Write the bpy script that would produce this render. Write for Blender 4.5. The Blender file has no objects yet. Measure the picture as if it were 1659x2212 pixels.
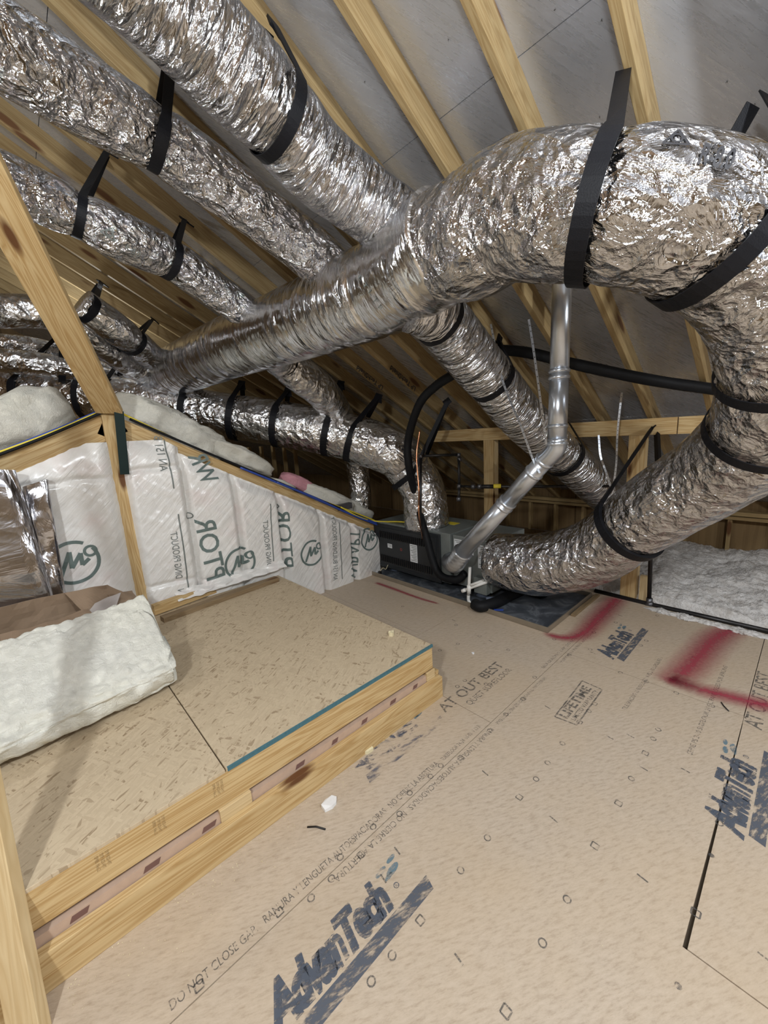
import bpy, bmesh, math, random
from mathutils import Vector, Matrix, noise
S = 1.65                                  # metres per layout unit (camera height = 1 unit)
sc = bpy.context.scene
COL = sc.collection
random.seed(7)

# ------------------------------------------------------------ camera, lights, exposure
F = 860.36
R = ((0.7320753690, -0.6786934254, -0.0586590857),
     (-0.1734336242, -0.1024167436, -0.9795057879),
     (0.6587764659, 0.7272455190, -0.1926850359))   # camera right, down, forward
cam_d = bpy.data.cameras.new('camera'); cam = bpy.data.objects.new('camera', cam_d); COL.objects.link(cam)
cam_d.sensor_fit = 'HORIZONTAL'; cam_d.sensor_width = 36; cam_d.lens = 36 * F / 1659
cam_d.clip_start = 0.02
cm = Matrix(((R[0][0], -R[1][0], -R[2][0], 0), (R[0][1], -R[1][1], -R[2][1], 0), (R[0][2], -R[1][2], -R[2][2], S), (0, 0, 0, 1)))
cam.matrix_world = cm
sc.camera = cam
sc.view_settings.view_transform = 'Standard'; sc.view_settings.look = 'None'
sc.view_settings.exposure = 1.72; sc.view_settings.gamma = 1.0
w = bpy.data.worlds.new('world'); sc.world = w; w.use_nodes = True
w.node_tree.nodes['Background'].inputs[0].default_value = (0.75, 0.82, 0.95, 1)
w.node_tree.nodes['Background'].inputs[1].default_value = 0.25
try:
    sc.cycles.max_bounces = 8; sc.cycles.diffuse_bounces = 4; sc.cycles.glossy_bounces = 5
    sc.cycles.sample_clamp_indirect = 6
except Exception: pass

def lamp(name, loc, power, rad, col=(0.93, 0.97, 1.0)):
    l = bpy.data.lights.new(name, 'POINT'); l.energy = power; l.shadow_soft_size = rad; l.color = col
    o = bpy.data.objects.new(name, l); COL.objects.link(o); o.location = Vector(loc) * S
    return o
lamp('bulb_or_fill_lamp', (-0.72, -0.1, 1.52), 62, 0.09)
lamp('bulb_or_fill_lamp', (0.35, -0.55, 1.75), 54, 0.06)
lamp('bulb_or_fill_lamp', (0.45, 3.7, 1.75), 11, 0.06)  # extra lamp added in the background to lift the shadows
lamp('bulb_or_fill_lamp', (-0.6, 1.7, 1.62), 12, 0.07)  # fill light added so the far left ducts look brighter, no bulb known here
lamp('bulb_or_fill_lamp', (1.5, -1.3, 1.25), 26, 0.06)  # added fill from the right for the foil and furnace side

# ------------------------------------------------------------ geometry helpers
V = Vector
def ray(x, y):
    a, b = (x - 829.5) / F, (y - 1106) / F
    return V((R[0][i] * a + R[1][i] * b + R[2][i] for i in range(3)))
def at(x, y, X=None, Y=None, Z=None, d=None):   # a sight line met with a plane (layout units)
    r = ray(x, y)
    if X is not None: t = X / r.x
    elif Y is not None: t = Y / r.y
    elif Z is not None: t = (Z - 1) / r.z
    else: t = d
    return r * t + V((0, 0, 1))
RZ, RS, RX = 1.01, 0.575, 2.43                  # underside plane of the rafters
def roof_z(x): return RZ + RS * (RX - x)
def at_roof(x, y):
    r = ray(x, y); t = (RZ + RS * RX - 1) / (r.z + RS * r.x)
    return r * t + V((0, 0, 1))

def link(o, parent=None, loc=None):
    COL.objects.link(o)
    if parent is not None:
        o.parent = parent; o.matrix_parent_inverse = Matrix.Translation(parent.location).inverted()
    return o
def tag(o, label=None, cat=None, group=None, kind=None):
    if label: o['label'] = label
    if cat: o['category'] = cat
    if group: o['group'] = group
    if kind: o['kind'] = kind
    return o
def thing(name, loc, label, cat, group=None):
    o = bpy.data.objects.new(name, None); o.location = V(loc) * S; o.empty_display_size = 0.1
    COL.objects.link(o); return tag(o, label, cat, group)

class MB:
    def __init__(s): s.v = []; s.f = []; s.uv = {}
    def face(s, pts):
        n = len(s.v); s.v += [V(p) for p in pts]; s.f.append(tuple(range(n, n + len(pts)))); return s
    def box(s, a, b):
        a, b = V(a), V(b); n = len(s.v)
        for x in (a.x, b.x):
            for y in (a.y, b.y):
                for z in (a.z, b.z): s.v.append(V((x, y, z)))
        for q in ((0, 1, 3, 2), (4, 6, 7, 5), (0, 4, 5, 1), (2, 3, 7, 6), (0, 2, 6, 4), (1, 5, 7, 3)): s.f.append(tuple(n + i for i in q))
        return s
    def beam(s, a, b, w, t, up=(0, 0, 1)):
        # centre line a-b, w across, t along up
        a, b = V(a), V(b); d = (b - a).normalized(); up = V(up); sd = d.cross(up).normalized(); u = sd.cross(d).normalized(); n = len(s.v)
        for p in (a, b):
            for i in (-1, 1):
                for j in (-1, 1): s.v.append(p + sd * (i * w / 2) + u * (j * t / 2))
        for q in ((0, 1, 3, 2), (4, 6, 7, 5), (0, 4, 5, 1), (2, 3, 7, 6), (0, 2, 6, 4), (1, 5, 7, 3)): s.f.append(tuple(n + i for i in q))
        return s
    def grid(s, fn, nu, nv, close=False):
        n = len(s.v)
        for i in range(nu + 1):
            for j in range(nv + (0 if close else 1)): s.v.append(V(fn(i / nu, j / nv)))
        m = nv if close else nv + 1
        for i in range(nu):
            for j in range(nv):
                a = n + i * m + j; b = n + i * m + (j + 1) % m; f = (a, b, b + m, a + m)
                s.uv[len(s.f)] = ((i / nu, j / nv), (i / nu, (j + 1) / nv), ((i + 1) / nu, (j + 1) / nv), ((i + 1) / nu, j / nv))
                s.f.append(f)
        return s
    def tube(s, pts, r, n=12, cap=True):
        pts = [V(p) for p in pts]; rs = r if isinstance(r, (list, tuple)) else [r] * len(pts)
        base = len(s.v); fr = frames(pts)
        for p, (t, a, b), rr in zip(pts, fr, rs):
            for k in range(n):
                th = 2 * math.pi * k / n; s.v.append(p + (a * math.cos(th) + b * math.sin(th)) * rr)
        for i in range(len(pts) - 1):
            for k in range(n):
                q = base + i * n + k; q2 = base + i * n + (k + 1) % n
                s.f.append((q, q + n, q2 + n, q2))
        if cap:
            s.f.append(tuple(base + k for k in range(n))); s.f.append(tuple(base + (len(pts) - 1) * n + k for k in reversed(range(n))))
        return s
    def build(s, name, mat, parent=None, smooth=False, bevel=0, uvscale=(1, 1), fix=True, sub=0):
        me = bpy.data.meshes.new(name)
        me.from_pydata([p * S for p in s.v], [], s.f)
        if s.uv:
            ul = me.uv_layers.new(name='UVMap')
            for pi, uvs in s.uv.items():
                for li, q in zip(me.polygons[pi].loop_indices, uvs): ul.data[li].uv = (q[0] * uvscale[0], q[1] * uvscale[1])
        if fix:
            bm = bmesh.new(); bm.from_mesh(me); bmesh.ops.recalc_face_normals(bm, faces=bm.faces); bm.to_mesh(me); bm.free()
        me.materials.append(mat)
        if smooth:
            for p in me.polygons: p.use_smooth = True
        o = bpy.data.objects.new(name, me); link(o, parent)
        if bevel:
            m = o.modifiers.new('bevel', 'BEVEL'); m.width = bevel * S; m.segments = 2; m.limit_method = 'ANGLE'
        if sub:
            m = o.modifiers.new('sub', 'SUBSURF'); m.levels = sub; m.render_levels = sub
        return o

def frames(pts, up0=None):
    out = []; n = len(pts); a = None
    for i in range(n):
        t = (pts[min(i + 1, n - 1)] - pts[max(i - 1, 0)]).normalized()
        if a is None:
            u = V(up0) if up0 is not None else (V((0, 0, 1)) if abs(t.z) < 0.9 else V((1, 0, 0)))
            a = (u - t * u.dot(t)).normalized()
        else: a = (a - t * a.dot(t)).normalized()
        out.append((t, a, t.cross(a)))
    return out
def spline(pts, step=0.02, vals=None):
    pts = [V(p) for p in pts]; P = [pts[0] * 2 - pts[1]] + pts + [pts[-1] * 2 - pts[-2]]
    vals = list(vals) if vals else [0] * len(pts)
    out = []; ov = []
    for i in range(len(pts) - 1):
        p0, p1, p2, p3 = P[i:i + 4]; n = max(2, int((p2 - p1).length / step))
        for k in range(n):
            t = k / n
            out.append(0.5 * ((2 * p1) + (p2 - p0) * t + (2 * p0 - 5 * p1 + 4 * p2 - p3) * t * t + (3 * p1 - p0 - 3 * p2 + p3) * t ** 3))
            ov.append(vals[i] * (1 - t) + vals[i + 1] * t)
    out.append(pts[-1]); ov.append(vals[-1]); return out, ov

def board(name, a, b, w, t, mat, up=(0, 0, 1), parent=None, bevel=0.0012):
    """timber between a and b, w wide across, t thick along up; its mesh is local with the length on X so the grain follows it"""
    a, b = V(a), V(b); L = (b - a).length; d = (b - a).normalized(); sd = V(up).cross(d).normalized(); u = d.cross(sd).normalized()
    m = MB().box((-L / 2, -w / 2, -t / 2), (L / 2, w / 2, t / 2))
    o = m.build(name, mat, None, bevel=bevel)
    c = (a + b) / 2 * S
    M4 = Matrix(((d.x, sd.x, u.x, c.x), (d.y, sd.y, u.y, c.y), (d.z, sd.z, u.z, c.z), (0, 0, 0, 1)))
    o.matrix_world = M4
    if parent is not None:
        o.parent = parent; o.matrix_parent_inverse = Matrix.Translation(parent.location).inverted()
    return o

# ------------------------------------------------------------ material helpers
class NT:
    def __init__(s, name):
        s.m = bpy.data.materials.new(name); s.m.use_nodes = True; s.t = s.m.node_tree
        s.b = s.t.nodes['Principled BSDF']
    def n(s, typ, **kw):
        nd = s.t.nodes.new(typ)
        for k, v in kw.items():
            if k.startswith('i_'):
                key = k[2:].replace('_', ' ')
                nd.inputs[key].default_value = v
            else: setattr(nd, k, v)
        return nd
    def l(s, a, b): s.t.links.new(a, b)
    def set(s, **kw):
        for k, v in kw.items(): s.b.inputs[k.replace('_', ' ')].default_value = v
    def ramp(s, src, stops):
        r = s.n('ShaderNodeValToRGB'); e = r.color_ramp.elements
        while len(e) < len(stops): e.new(0.5)
        for el, (p, c) in zip(e, stops): el.position = p; el.color = (c[0], c[1], c[2], 1)
        s.l(src, r.inputs[0]); return r.outputs[0]
    def coords(s, scale=(1, 1, 1), kind='Object', rnd=False):
        tc = s.n('ShaderNodeTexCoord'); mp = s.n('ShaderNodeMapping'); mp.inputs['Scale'].default_value = scale
        s.l(tc.outputs[kind], mp.inputs['Vector'])
        if rnd:
            oi = s.n('ShaderNodeObjectInfo'); mu = s.n('ShaderNodeVectorMath', operation='SCALE'); mu.inputs[0].default_value = (17, 9, 23)
            s.l(oi.outputs['Random'], mu.inputs['Scale']); s.l(mu.outputs[0], mp.inputs['Location'])
        return mp.outputs[0]
    def rs(s, vec, rot, scale):
        a = s.n('ShaderNodeMapping'); a.inputs['Rotation'].default_value = rot; s.l(vec, a.inputs['Vector'])
        b = s.n('ShaderNodeMapping'); b.inputs['Scale'].default_value = scale; s.l(a.outputs[0], b.inputs['Vector']); return b.outputs[0]
    def noise(s, vec, scale, detail=4, rough=0.55, dist=0.0):
        nd = s.n('ShaderNodeTexNoise'); nd.inputs['Scale'].default_value = scale; nd.inputs['Detail'].default_value = detail
        nd.inputs['Roughness'].default_value = rough; nd.inputs['Distortion'].default_value = dist; s.l(vec, nd.inputs['Vector']); return nd.outputs['Fac']
    def vor(s, vec, scale, feature='F1', out='Distance', rand=1):
        nd = s.n('ShaderNodeTexVoronoi', feature=feature); nd.inputs['Scale'].default_value = scale; nd.inputs['Randomness'].default_value = rand
        s.l(vec, nd.inputs['Vector']); return nd.outputs[out]
    def math(s, op, a, b=None, c=None, clamp=False):
        nd = s.n('ShaderNodeMath', operation=op); nd.use_clamp = clamp
        for i, q in enumerate((a, b, c)):
            if q is None: continue
            if isinstance(q, (int, float)): nd.inputs[i].default_value = q
            else: s.l(q, nd.inputs[i])
        return nd.outputs[0]
    def mix(s, fac, a, b, mode='MIX'):
        nd = s.n('ShaderNodeMix', data_type='RGBA', blend_type=mode)
        for key, q in ((0, fac), (6, a), (7, b)):
            if isinstance(q, (int, float)): nd.inputs[key].default_value = q
            elif isinstance(q, tuple): nd.inputs[key].default_value = (q[0], q[1], q[2], 1)
            else: s.l(q, nd.inputs[key])
        return nd.outputs[2]
    def bump(s, h, strength=0.3, dist=0.01, prev=None):
        b = s.n('ShaderNodeBump'); b.inputs['Strength'].default_value = strength; b.inputs['Distance'].default_value = dist
        s.l(h, b.inputs['Height'])
        if prev is not None: s.l(prev, b.inputs['Normal'])
        s.l(b.outputs[0], s.b.inputs['Normal']); return b.outputs[0]
    def color(s, c): s.l(c, s.b.inputs['Base Color'])

def m_flat(name, col, rough=0.6, metal=0.0, bump=0, bscale=40, var=0.15, coat=0):
    t = NT(name); v = t.coords(); nz = t.noise(v, bscale * 0.3, 4)
    t.color(t.mix(nz, tuple(c * (1 - var) for c in col), tuple(min(1, c * (1 + var)) for c in col)))
    t.set(Roughness=rough, Metallic=metal)
    if coat: t.b.inputs['Coat Weight'].default_value = coat; t.b.inputs['Coat Roughness'].default_value = 0.15
    if bump: t.bump(t.noise(v, bscale, 5), bump, 0.004)
    return t.m

def m_pine(name, light, dark, knots=True, dirt=0.0):
    t = NT(name); v = t.coords((0.55, 9, 9), rnd=True)
    n1 = t.noise(v, 1.6, 3, 0.5, 0.6)
    rings = t.math('FRACT', t.math('MULTIPLY', n1, 11.0))
    tri = t.math('ABSOLUTE', t.math('SUBTRACT', rings, 0.5))
    fine = t.noise(t.coords((3, 160, 160), rnd=True), 1.0, 3)
    c = t.mix(t.math('MULTIPLY', tri, 1.7, clamp=True), dark, light)
    c = t.mix(t.math('MULTIPLY', fine, 0.35), c, tuple(q * 0.62 for q in light))
    if knots:
        k = t.coords((2.4, 9, 9), rnd=True)
        vd = t.vor(k, 0.62)
        kn = t.math('SUBTRACT', 1.0, t.math('DIVIDE', vd, 0.17), clamp=True)
        kn = t.math('MULTIPLY', kn, 2.6, clamp=True)
        c = t.mix(kn, c, (0.13, 0.055, 0.02))
    if dirt:
        c = t.mix(t.math('MULTIPLY', t.noise(t.coords((1, 3, 3), rnd=True), 3.0, 5), dirt), c, (0.12, 0.08, 0.04))
    t.color(c); t.set(Roughness=0.62); t.b.inputs['Specular IOR Level'].default_value = 0.3
    t.bump(t.math('ADD', fine, t.math('MULTIPLY', tri, 0.6)), 0.18, 0.002)
    return t.m

def m_osb(name, a, b, c, scale=22, chip=1.0, flake_rough=0.7):
    t = NT(name); v = t.coords()
    cols = []
    col = None
    for i, (ang, sc_) in enumerate(((0.3, 1.0), (1.9, 1.4), (-0.7, 0.8), (1.1, 1.25), (2.6, 1.6))):
        mp = t.rs(v, (0, 0, ang), (scale * sc_ * 0.8, scale * sc_ * 4.2, 1))
        vc = t.n('ShaderNodeTexVoronoi'); vc.inputs['Scale'].default_value = 1.0; t.l(mp, vc.inputs['Vector'])
        sep = t.n('ShaderNodeSeparateColor'); t.l(vc.outputs['Color'], sep.inputs[0])
        cc = t.ramp(sep.outputs[0], ((0.0, c), (0.1, a), (0.8, b), (1.0, a)))
        col = cc if col is None else t.mix(t.math('GREATER_THAN', sep.outputs[1], 0.62), col, cc)
    big = t.noise(v, 2.0, 4)
    col = t.mix(t.math('MULTIPLY', big, 0.5), col, a)
    base = t.mix(1.0 - chip, col, a)
    t.color(base); t.set(Roughness=flake_rough); t.b.inputs['Specular IOR Level'].default_value = 0.3
    t.bump(t.noise(v, 60, 5), 0.2, 0.002)
    return t.m

def m_subfloor(name):
    t = NT(name); v = t.coords()
    st = t.rs(v, (0, 0, 0.5), (14, 55, 1))
    f1 = t.noise(st, 1.6, 6, 0.7); f2 = t.noise(v, 1.1, 5, 0.6); f3 = t.noise(v, 140, 2)
    c = t.ramp(f1, ((0.25, (0.31, 0.235, 0.165)), (0.5, (0.47, 0.385, 0.295)), (0.8, (0.57, 0.475, 0.375))))
    # fibres: small dark flecks
    fl = t.noise(st, 5.0, 4, 0.75)
    c = t.mix(t.math('MULTIPLY', t.math('SUBTRACT', fl, 0.60, clamp=True), 4.0, clamp=True), c, (0.26, 0.17, 0.1))
    c = t.mix(t.math('MULTIPLY', t.math('SUBTRACT', f2, 0.4, clamp=True), 1.4, clamp=True), c, (0.49, 0.36, 0.22))
    c = t.mix(t.math('MULTIPLY', f3, 0.15), c, (0.7, 0.58, 0.45))
    t.color(c); t.set(Roughness=0.55); t.b.inputs['Specular IOR Level'].default_value = 0.35
    t.bump(t.noise(v, 90, 4), 0.12, 0.001)
    return t.m

def m_foil(name, wr=1.0, strength=0.9, rough=0.16, base=(0.71, 0.72, 0.745), aniso=(1, 1), grid=0.0, patchy=False):
    t = NT(name)
    uv = t.coords((aniso[0], aniso[1], 1), 'UV')
    warp = t.n('ShaderNodeTexNoise'); warp.inputs['Scale'].default_value = 7 * wr; warp.inputs['Detail'].default_value = 3; t.l(uv, warp.inputs['Vector'])
    add = t.n('ShaderNodeVectorMath', operation='MULTIPLY_ADD'); add.inputs[1].default_value = (0.13, 0.13, 0.13)
    t.l(warp.outputs['Color'], add.inputs[0]); t.l(uv, add.inputs[2])
    cr = t.vor(add.outputs[0], 17 * wr, 'F1')
    cr2 = t.vor(add.outputs[0], 52 * wr, 'F1')
    n1 = t.noise(uv, 12 * wr, 5, 0.6, 1.5)
    h = t.math('ADD', t.math('MULTIPLY', cr, 1.5), t.math('MULTIPLY', cr2, 0.42))
    h = t.math('ADD', h, t.math('MULTIPLY', n1, 1.2))
    if patchy:
        pm = t.noise(t.coords((0.6, 2.0, 1), 'UV'), 2.0, 2); h = t.math('MULTIPLY', h, t.math('MULTIPLY_ADD', t.math('MULTIPLY', t.math('SUBTRACT', pm, 0.48, clamp=True), 8.0, clamp=True), 0.8, 0.25))
    nb = t.bump(h, strength, 0.022)
    mask = t.noise(uv, 3.0, 2)
    t.set(Metallic=1.0, Roughness=rough)
    c = t.mix(t.math('MULTIPLY', t.noise(uv, 5, 4), 0.5), base, tuple(q * 0.72 for q in base))
    if grid:
        # reinforcing scrim: a diamond net of fine threads under the foil
        g = t.coords((1, 1, 1), 'UV'); sx = t.n('ShaderNodeSeparateXYZ'); t.l(g, sx.inputs[0])
        lines = None
        for sgn in (1, -1):
            k = t.math('ADD', sx.outputs[0], t.math('MULTIPLY', sx.outputs[1], 0.62 * sgn))
            q = t.math('ABSOLUTE', t.math('SUBTRACT', t.math('FRACT', t.math('MULTIPLY', k, 36.0)), 0.5))
            ln = t.math('GREATER_THAN', q, 0.455)
            lines = ln if lines is None else t.math('MAXIMUM', lines, ln)
        t.bump(t.math('MULTIPLY', lines, 1.0), grid, 0.0015, prev=nb)
    t.color(c)
    return t.m

M = {}
M['pine'] = m_pine('pine_lumber', (0.68, 0.51, 0.27), (0.44, 0.27, 0.10))
M['rafter'] = m_pine('rafter_pine', (0.50, 0.375, 0.19), (0.34, 0.225, 0.095), dirt=0.35)
M['pine_pale'] = m_pine('pale_pine', (0.70, 0.55, 0.32), (0.57, 0.41, 0.21))
M['pine_old'] = m_pine('grey_pine', (0.36, 0.26, 0.15), (0.22, 0.15, 0.08), dirt=0.5)
M['subfloor'] = m_subfloor('subfloor_panel')
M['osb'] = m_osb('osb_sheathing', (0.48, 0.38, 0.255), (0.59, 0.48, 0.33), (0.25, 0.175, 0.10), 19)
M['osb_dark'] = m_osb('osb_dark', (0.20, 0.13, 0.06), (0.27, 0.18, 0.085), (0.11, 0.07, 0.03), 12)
M['foil'] = m_foil('crumpled_foil', 1.0, 1.0, 0.13)
M['foil_grid'] = m_foil('scrim_foil', 0.75, 0.9, 0.13, (0.63, 0.635, 0.65), grid=0.5)
M['foil_far'] = m_foil('far_crumpled_foil', 0.62, 0.75, 0.18, (0.80, 0.81, 0.83))
M['foil_rib'] = m_foil('ribbed_foil', 0.9, 0.9, 0.17, aniso=(0.45, 1.7))
M['foil_smooth'] = m_foil('taped_foil', 0.8, 0.5, 0.17, (0.80, 0.81, 0.83), aniso=(0.45, 1.3), patchy=True)
M['black'] = m_flat('black_webbing', (0.006, 0.0065, 0.009), 0.5, bump=0.3, bscale=220)
M['rubber'] = m_flat('black_foam_rubber', (0.007, 0.0075, 0.009), 0.6, bump=0.25, bscale=120)
for k in ('black', 'rubber'): M[k].node_tree.nodes['Principled BSDF'].inputs['Specular IOR Level'].default_value = 0.22
M['iron'] = m_flat('black_iron', (0.03, 0.028, 0.028), 0.38, 0.6)
M['fitting'] = m_flat('grey_iron_fitting', (0.14, 0.14, 0.15), 0.4, 0.8)
M['galv'] = m_flat('galvanised_steel', (0.60, 0.64, 0.70), 0.30, 0.9)
M['galv_dull'] = m_flat('dull_galvanised_steel', (0.42, 0.44, 0.46), 0.42, 1.0, bump=0.15, bscale=10, var=0.4)
M['white_pvc'] = m_flat('white_pvc', (0.80, 0.79, 0.75), 0.35)
M['copper'] = m_flat('copper', (0.75, 0.36, 0.20), 0.25, 1.0)
M['cab'] = m_flat('grey_cabinet_paint', (0.20, 0.22, 0.21), 0.4, 0.25)
M['cab_black'] = m_flat('charcoal_cabinet_paint', (0.022, 0.025, 0.028), 0.42, 0.1)
M['label'] = m_flat('paper_label', (0.72, 0.74, 0.76), 0.5)
M['ink'] = m_flat('print_ink', (0.03, 0.03, 0.035), 0.6)
M['yellow'] = m_flat('yellow_plastic', (0.75, 0.60, 0.05), 0.45)
M['blue'] = m_flat('blue_plastic', (0.03, 0.07, 0.35), 0.45)
M['strip'] = m_flat('dark_green_strip', (0.008, 0.02, 0.018), 0.5)
M['strip'].node_tree.nodes['Principled BSDF'].inputs['Specular IOR Level'].default_value = 0.15
M['bluepaint'] = m_flat('teal_edge_paint', (0.055, 0.145, 0.175), 0.75, bump=0.2, bscale=200, var=0.35)
M['ledge'] = m_flat('pinkish_tan_ledge', (0.50, 0.36, 0.27), 0.7, bump=0.1, bscale=80)
M['seam'] = m_flat('seam_shadow_gap', (0.05, 0.035, 0.02), 0.9)
M['deck_bk'] = m_flat('brown_panel_edge', (0.20, 0.12, 0.06), 0.8)
M['paper'] = m_flat('white_paper', (0.80, 0.80, 0.80), 0.8, bump=0.2)
M['foam'] = m_flat('cream_foam', (0.72, 0.64, 0.42), 0.9, bump=0.5, bscale=120)
M['clear'] = m_flat('smoky_plastic', (0.16, 0.19, 0.26), 0.2, coat=0.6)

def m_batt(name, a, b, sc_=10):
    t = NT(name); v = t.coords(); n1 = t.noise(v, sc_, 6, 0.65); n2 = t.noise(v, 2.2, 3)
    c = t.mix(n2, a, b); c = t.mix(t.math('MULTIPLY', t.math('SUBTRACT', n1, 0.5, clamp=True), 1.2, clamp=True), c, tuple(q * 0.82 for q in a))
    t.color(c); t.set(Roughness=0.95); t.b.inputs['Specular IOR Level'].default_value = 0.1
    t.b.inputs['Subsurface Weight'].default_value = 0.0
    h = t.math('ADD', t.noise(v, 22, 8, 0.75, 1.2), t.math('MULTIPLY', t.noise(v, 110, 3), 0.35))
    t.bump(h, 0.9, 0.014); return t.m
M['batt'] = m_batt('white_glass_wool', (0.86, 0.855, 0.81), (0.88, 0.86, 0.72))
M['batt_dim'] = m_batt('cream_glass_wool', (0.72, 0.71, 0.66), (0.74, 0.71, 0.60))
M['pinkwool'] = m_batt('pink_glass_wool', (0.66, 0.30, 0.36), (0.72, 0.38, 0.42), 24)
def m_loose():
    t = NT('loose_blown_wool'); v = t.coords(); n1 = t.noise(v, 14, 7, 0.7, 0.5)
    t.color(t.ramp(n1, ((0.3, (0.50, 0.46, 0.42)), (0.6, (0.78, 0.76, 0.74))))); t.set(Roughness=0.95)
    t.bump(t.math('ADD', n1, t.noise(v, 60, 5)), 0.7, 0.02); return t.m
M['loose'] = m_loose()
def m_film():
    t = NT('poly_film_over_wool'); v = t.coords()
    n1 = t.noise(v, 2.4, 4); c = t.mix(n1, (0.74, 0.72, 0.69), (0.80, 0.79, 0.76))
    c = t.mix(t.math('MULTIPLY', t.math('SUBTRACT', t.noise(v, 5, 3), 0.52, clamp=True), 2.2, clamp=True), c, (0.74, 0.62, 0.60))
    t.color(c); t.set(Roughness=0.45); t.b.inputs['Coat Weight'].default_value = 0.7; t.b.inputs['Coat Roughness'].default_value = 0.2
    mp = t.rs(v, (0, 0.8, 0), (3, 1, 22))
    t.bump(t.math('ADD', t.noise(mp, 1.5, 4, 0.5, 0.6), t.math('MULTIPLY', t.noise(v, 9, 4, 0.5, 1.0), 0.7)), 0.55, 0.015); return t.m
M['film'] = m_film()
M['filmink'] = m_flat('green_film_ink', (0.13, 0.175, 0.165), 0.4)
M['filmink2'] = m_flat('grey_film_ink', (0.16, 0.18, 0.17), 0.4)
def m_deck():
    t = NT('radiant_barrier_foil'); v = t.coords()
    n1 = t.noise(v, 3.0, 5); c = t.mix(n1, (0.50, 0.52, 0.57), (0.64, 0.66, 0.70))
    mp = t.rs(v, (0, 0, 0.6), (4, 60, 4))
    scr = t.noise(mp, 1.5, 4, 0.6)
    t.l(t.ramp(scr, ((0.4, (0.36, 0.36, 0.36)), (0.7, (0.2, 0.2, 0.2)))), t.b.inputs['Roughness'])
    t.color(c); t.set(Metallic=0.62)
    t.bump(t.math('ADD', t.noise(v, 5, 4, 0.5, 0.8), t.math('MULTIPLY', scr, 0.15)), 0.28, 0.012); return t.m
M['deck'] = m_deck()
def m_card():
    t = NT('corrugated_cardboard'); v = t.coords(); n1 = t.noise(v, 6, 5)
    t.color(t.mix(n1, (0.20, 0.135, 0.085), (0.31, 0.22, 0.145))); t.set(Roughness=0.8)
    t.bump(t.noise(v, 22, 4), 0.4, 0.004); return t.m
M['card'] = m_card()
def m_worn(name, col, thresh=0.42, sc_=30, soft=6.0, maxa=0.85, rot=0.25):
    t = NT(name); v = t.coords()
    mp = t.rs(v, (0, 0, rot), (0.5, 1.6, 1))
    n1 = t.noise(mp, sc_, 5, 0.7); a = t.math('MULTIPLY', t.math('SUBTRACT', n1, thresh, clamp=True), soft, clamp=True)
    a = t.math('MULTIPLY', a, maxa); t.l(a, t.b.inputs['Alpha'])
    t.set(Base_Color=(col[0], col[1], col[2], 1), Roughness=0.6); return t.m
M['floorink'] = m_worn('worn_floor_ink', (0.09, 0.105, 0.135), 0.36, 30, 6, 0.82)
M['floorink_f'] = m_worn('faded_floor_ink', (0.08, 0.11, 0.18), 0.50, 14, 7, 0.6)
M['floorink_s'] = m_worn('small_floor_ink', (0.09, 0.09, 0.09), 0.38, 45, 7, 0.6)
M['tealink'] = m_worn('teal_floor_ink', (0.12, 0.22, 0.28), 0.35, 30, 5, 0.7)
def m_spray():
    t = NT('red_spray_paint'); tc = t.n('ShaderNodeTexCoord'); sx = t.n('ShaderNodeSeparateXYZ'); t.l(tc.outputs['UV'], sx.inputs[0])
    e = t.math('SUBTRACT', 1.0, t.math('ABSOLUTE', t.math('MULTIPLY_ADD', sx.outputs[1], 2.0, -1.0)))
    e2 = t.math('SUBTRACT', 1.0, t.math('ABSOLUTE', t.math('MULTIPLY_ADD', sx.outputs[0], 2.0, -1.0)))
    e2 = t.math('MULTIPLY', e2, 9.0, clamp=True)
    n1 = t.noise(t.coords(), 45, 4)
    a = t.math('MULTIPLY', t.math('POWER', e, 1.3), t.math('MULTIPLY_ADD', n1, 0.9, 0.6)); a = t.math('MULTIPLY', a, e2, clamp=True)
    t.l(t.math('MULTIPLY', a, 0.72), t.b.inputs['Alpha']); t.set(Base_Color=(0.36, 0.025, 0.06, 1), Roughness=0.7); return t.m
M['spray'] = m_spray()

# ------------------------------------------------------------ text
def text_pts(s, size, shear=0.0, bold=0.0, space=1.0, sub=0):
    cu = bpy.data.curves.new('t', 'FONT'); cu.body = s; cu.size = 1; cu.shear = shear; cu.offset = bold; cu.space_character = space
    cu.resolution_u = 3
    o = bpy.data.objects.new('t', cu); COL.objects.link(o); dg = bpy.context.evaluated_depsgraph_get(); dg.update()
    me = bpy.data.meshes.new_from_object(o.evaluated_get(dg)); bpy.data.objects.remove(o)
    bm = bmesh.new(); bm.from_mesh(me); bpy.data.meshes.remove(me)
    if sub:
        bmesh.ops.triangulate(bm, faces=bm.faces)
        for _ in range(sub):
            es = [e for e in bm.edges if e.calc_length() > 0.16]
            if es: bmesh.ops.subdivide_edges(bm, edges=es, cuts=1); bmesh.ops.triangulate(bm, faces=bm.faces)
    vs = [(v.co.x * size, v.co.y * size) for v in bm.verts]; bm.verts.index_update()
    fs = [tuple(v.index for v in f.verts) for f in bm.faces]; bm.free()
    wd = max((v[0] for v in vs), default=0)
    return vs, fs, wd
def add_text(mb, s, size, org, dx, dy, width=None, fn=None, **kw):
    vs, fs, wd = text_pts(s, size, **kw); k = (width / wd) if width else 1
    org, dx, dy = V(org), V(dx), V(dy); n = len(mb.v)
    for a, b in vs:
        p = org + dx * (a * k) + dy * b
        mb.v.append(fn(p) if fn else p)
    for f in fs: mb.f.append(tuple(n + i for i in f))
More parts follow.
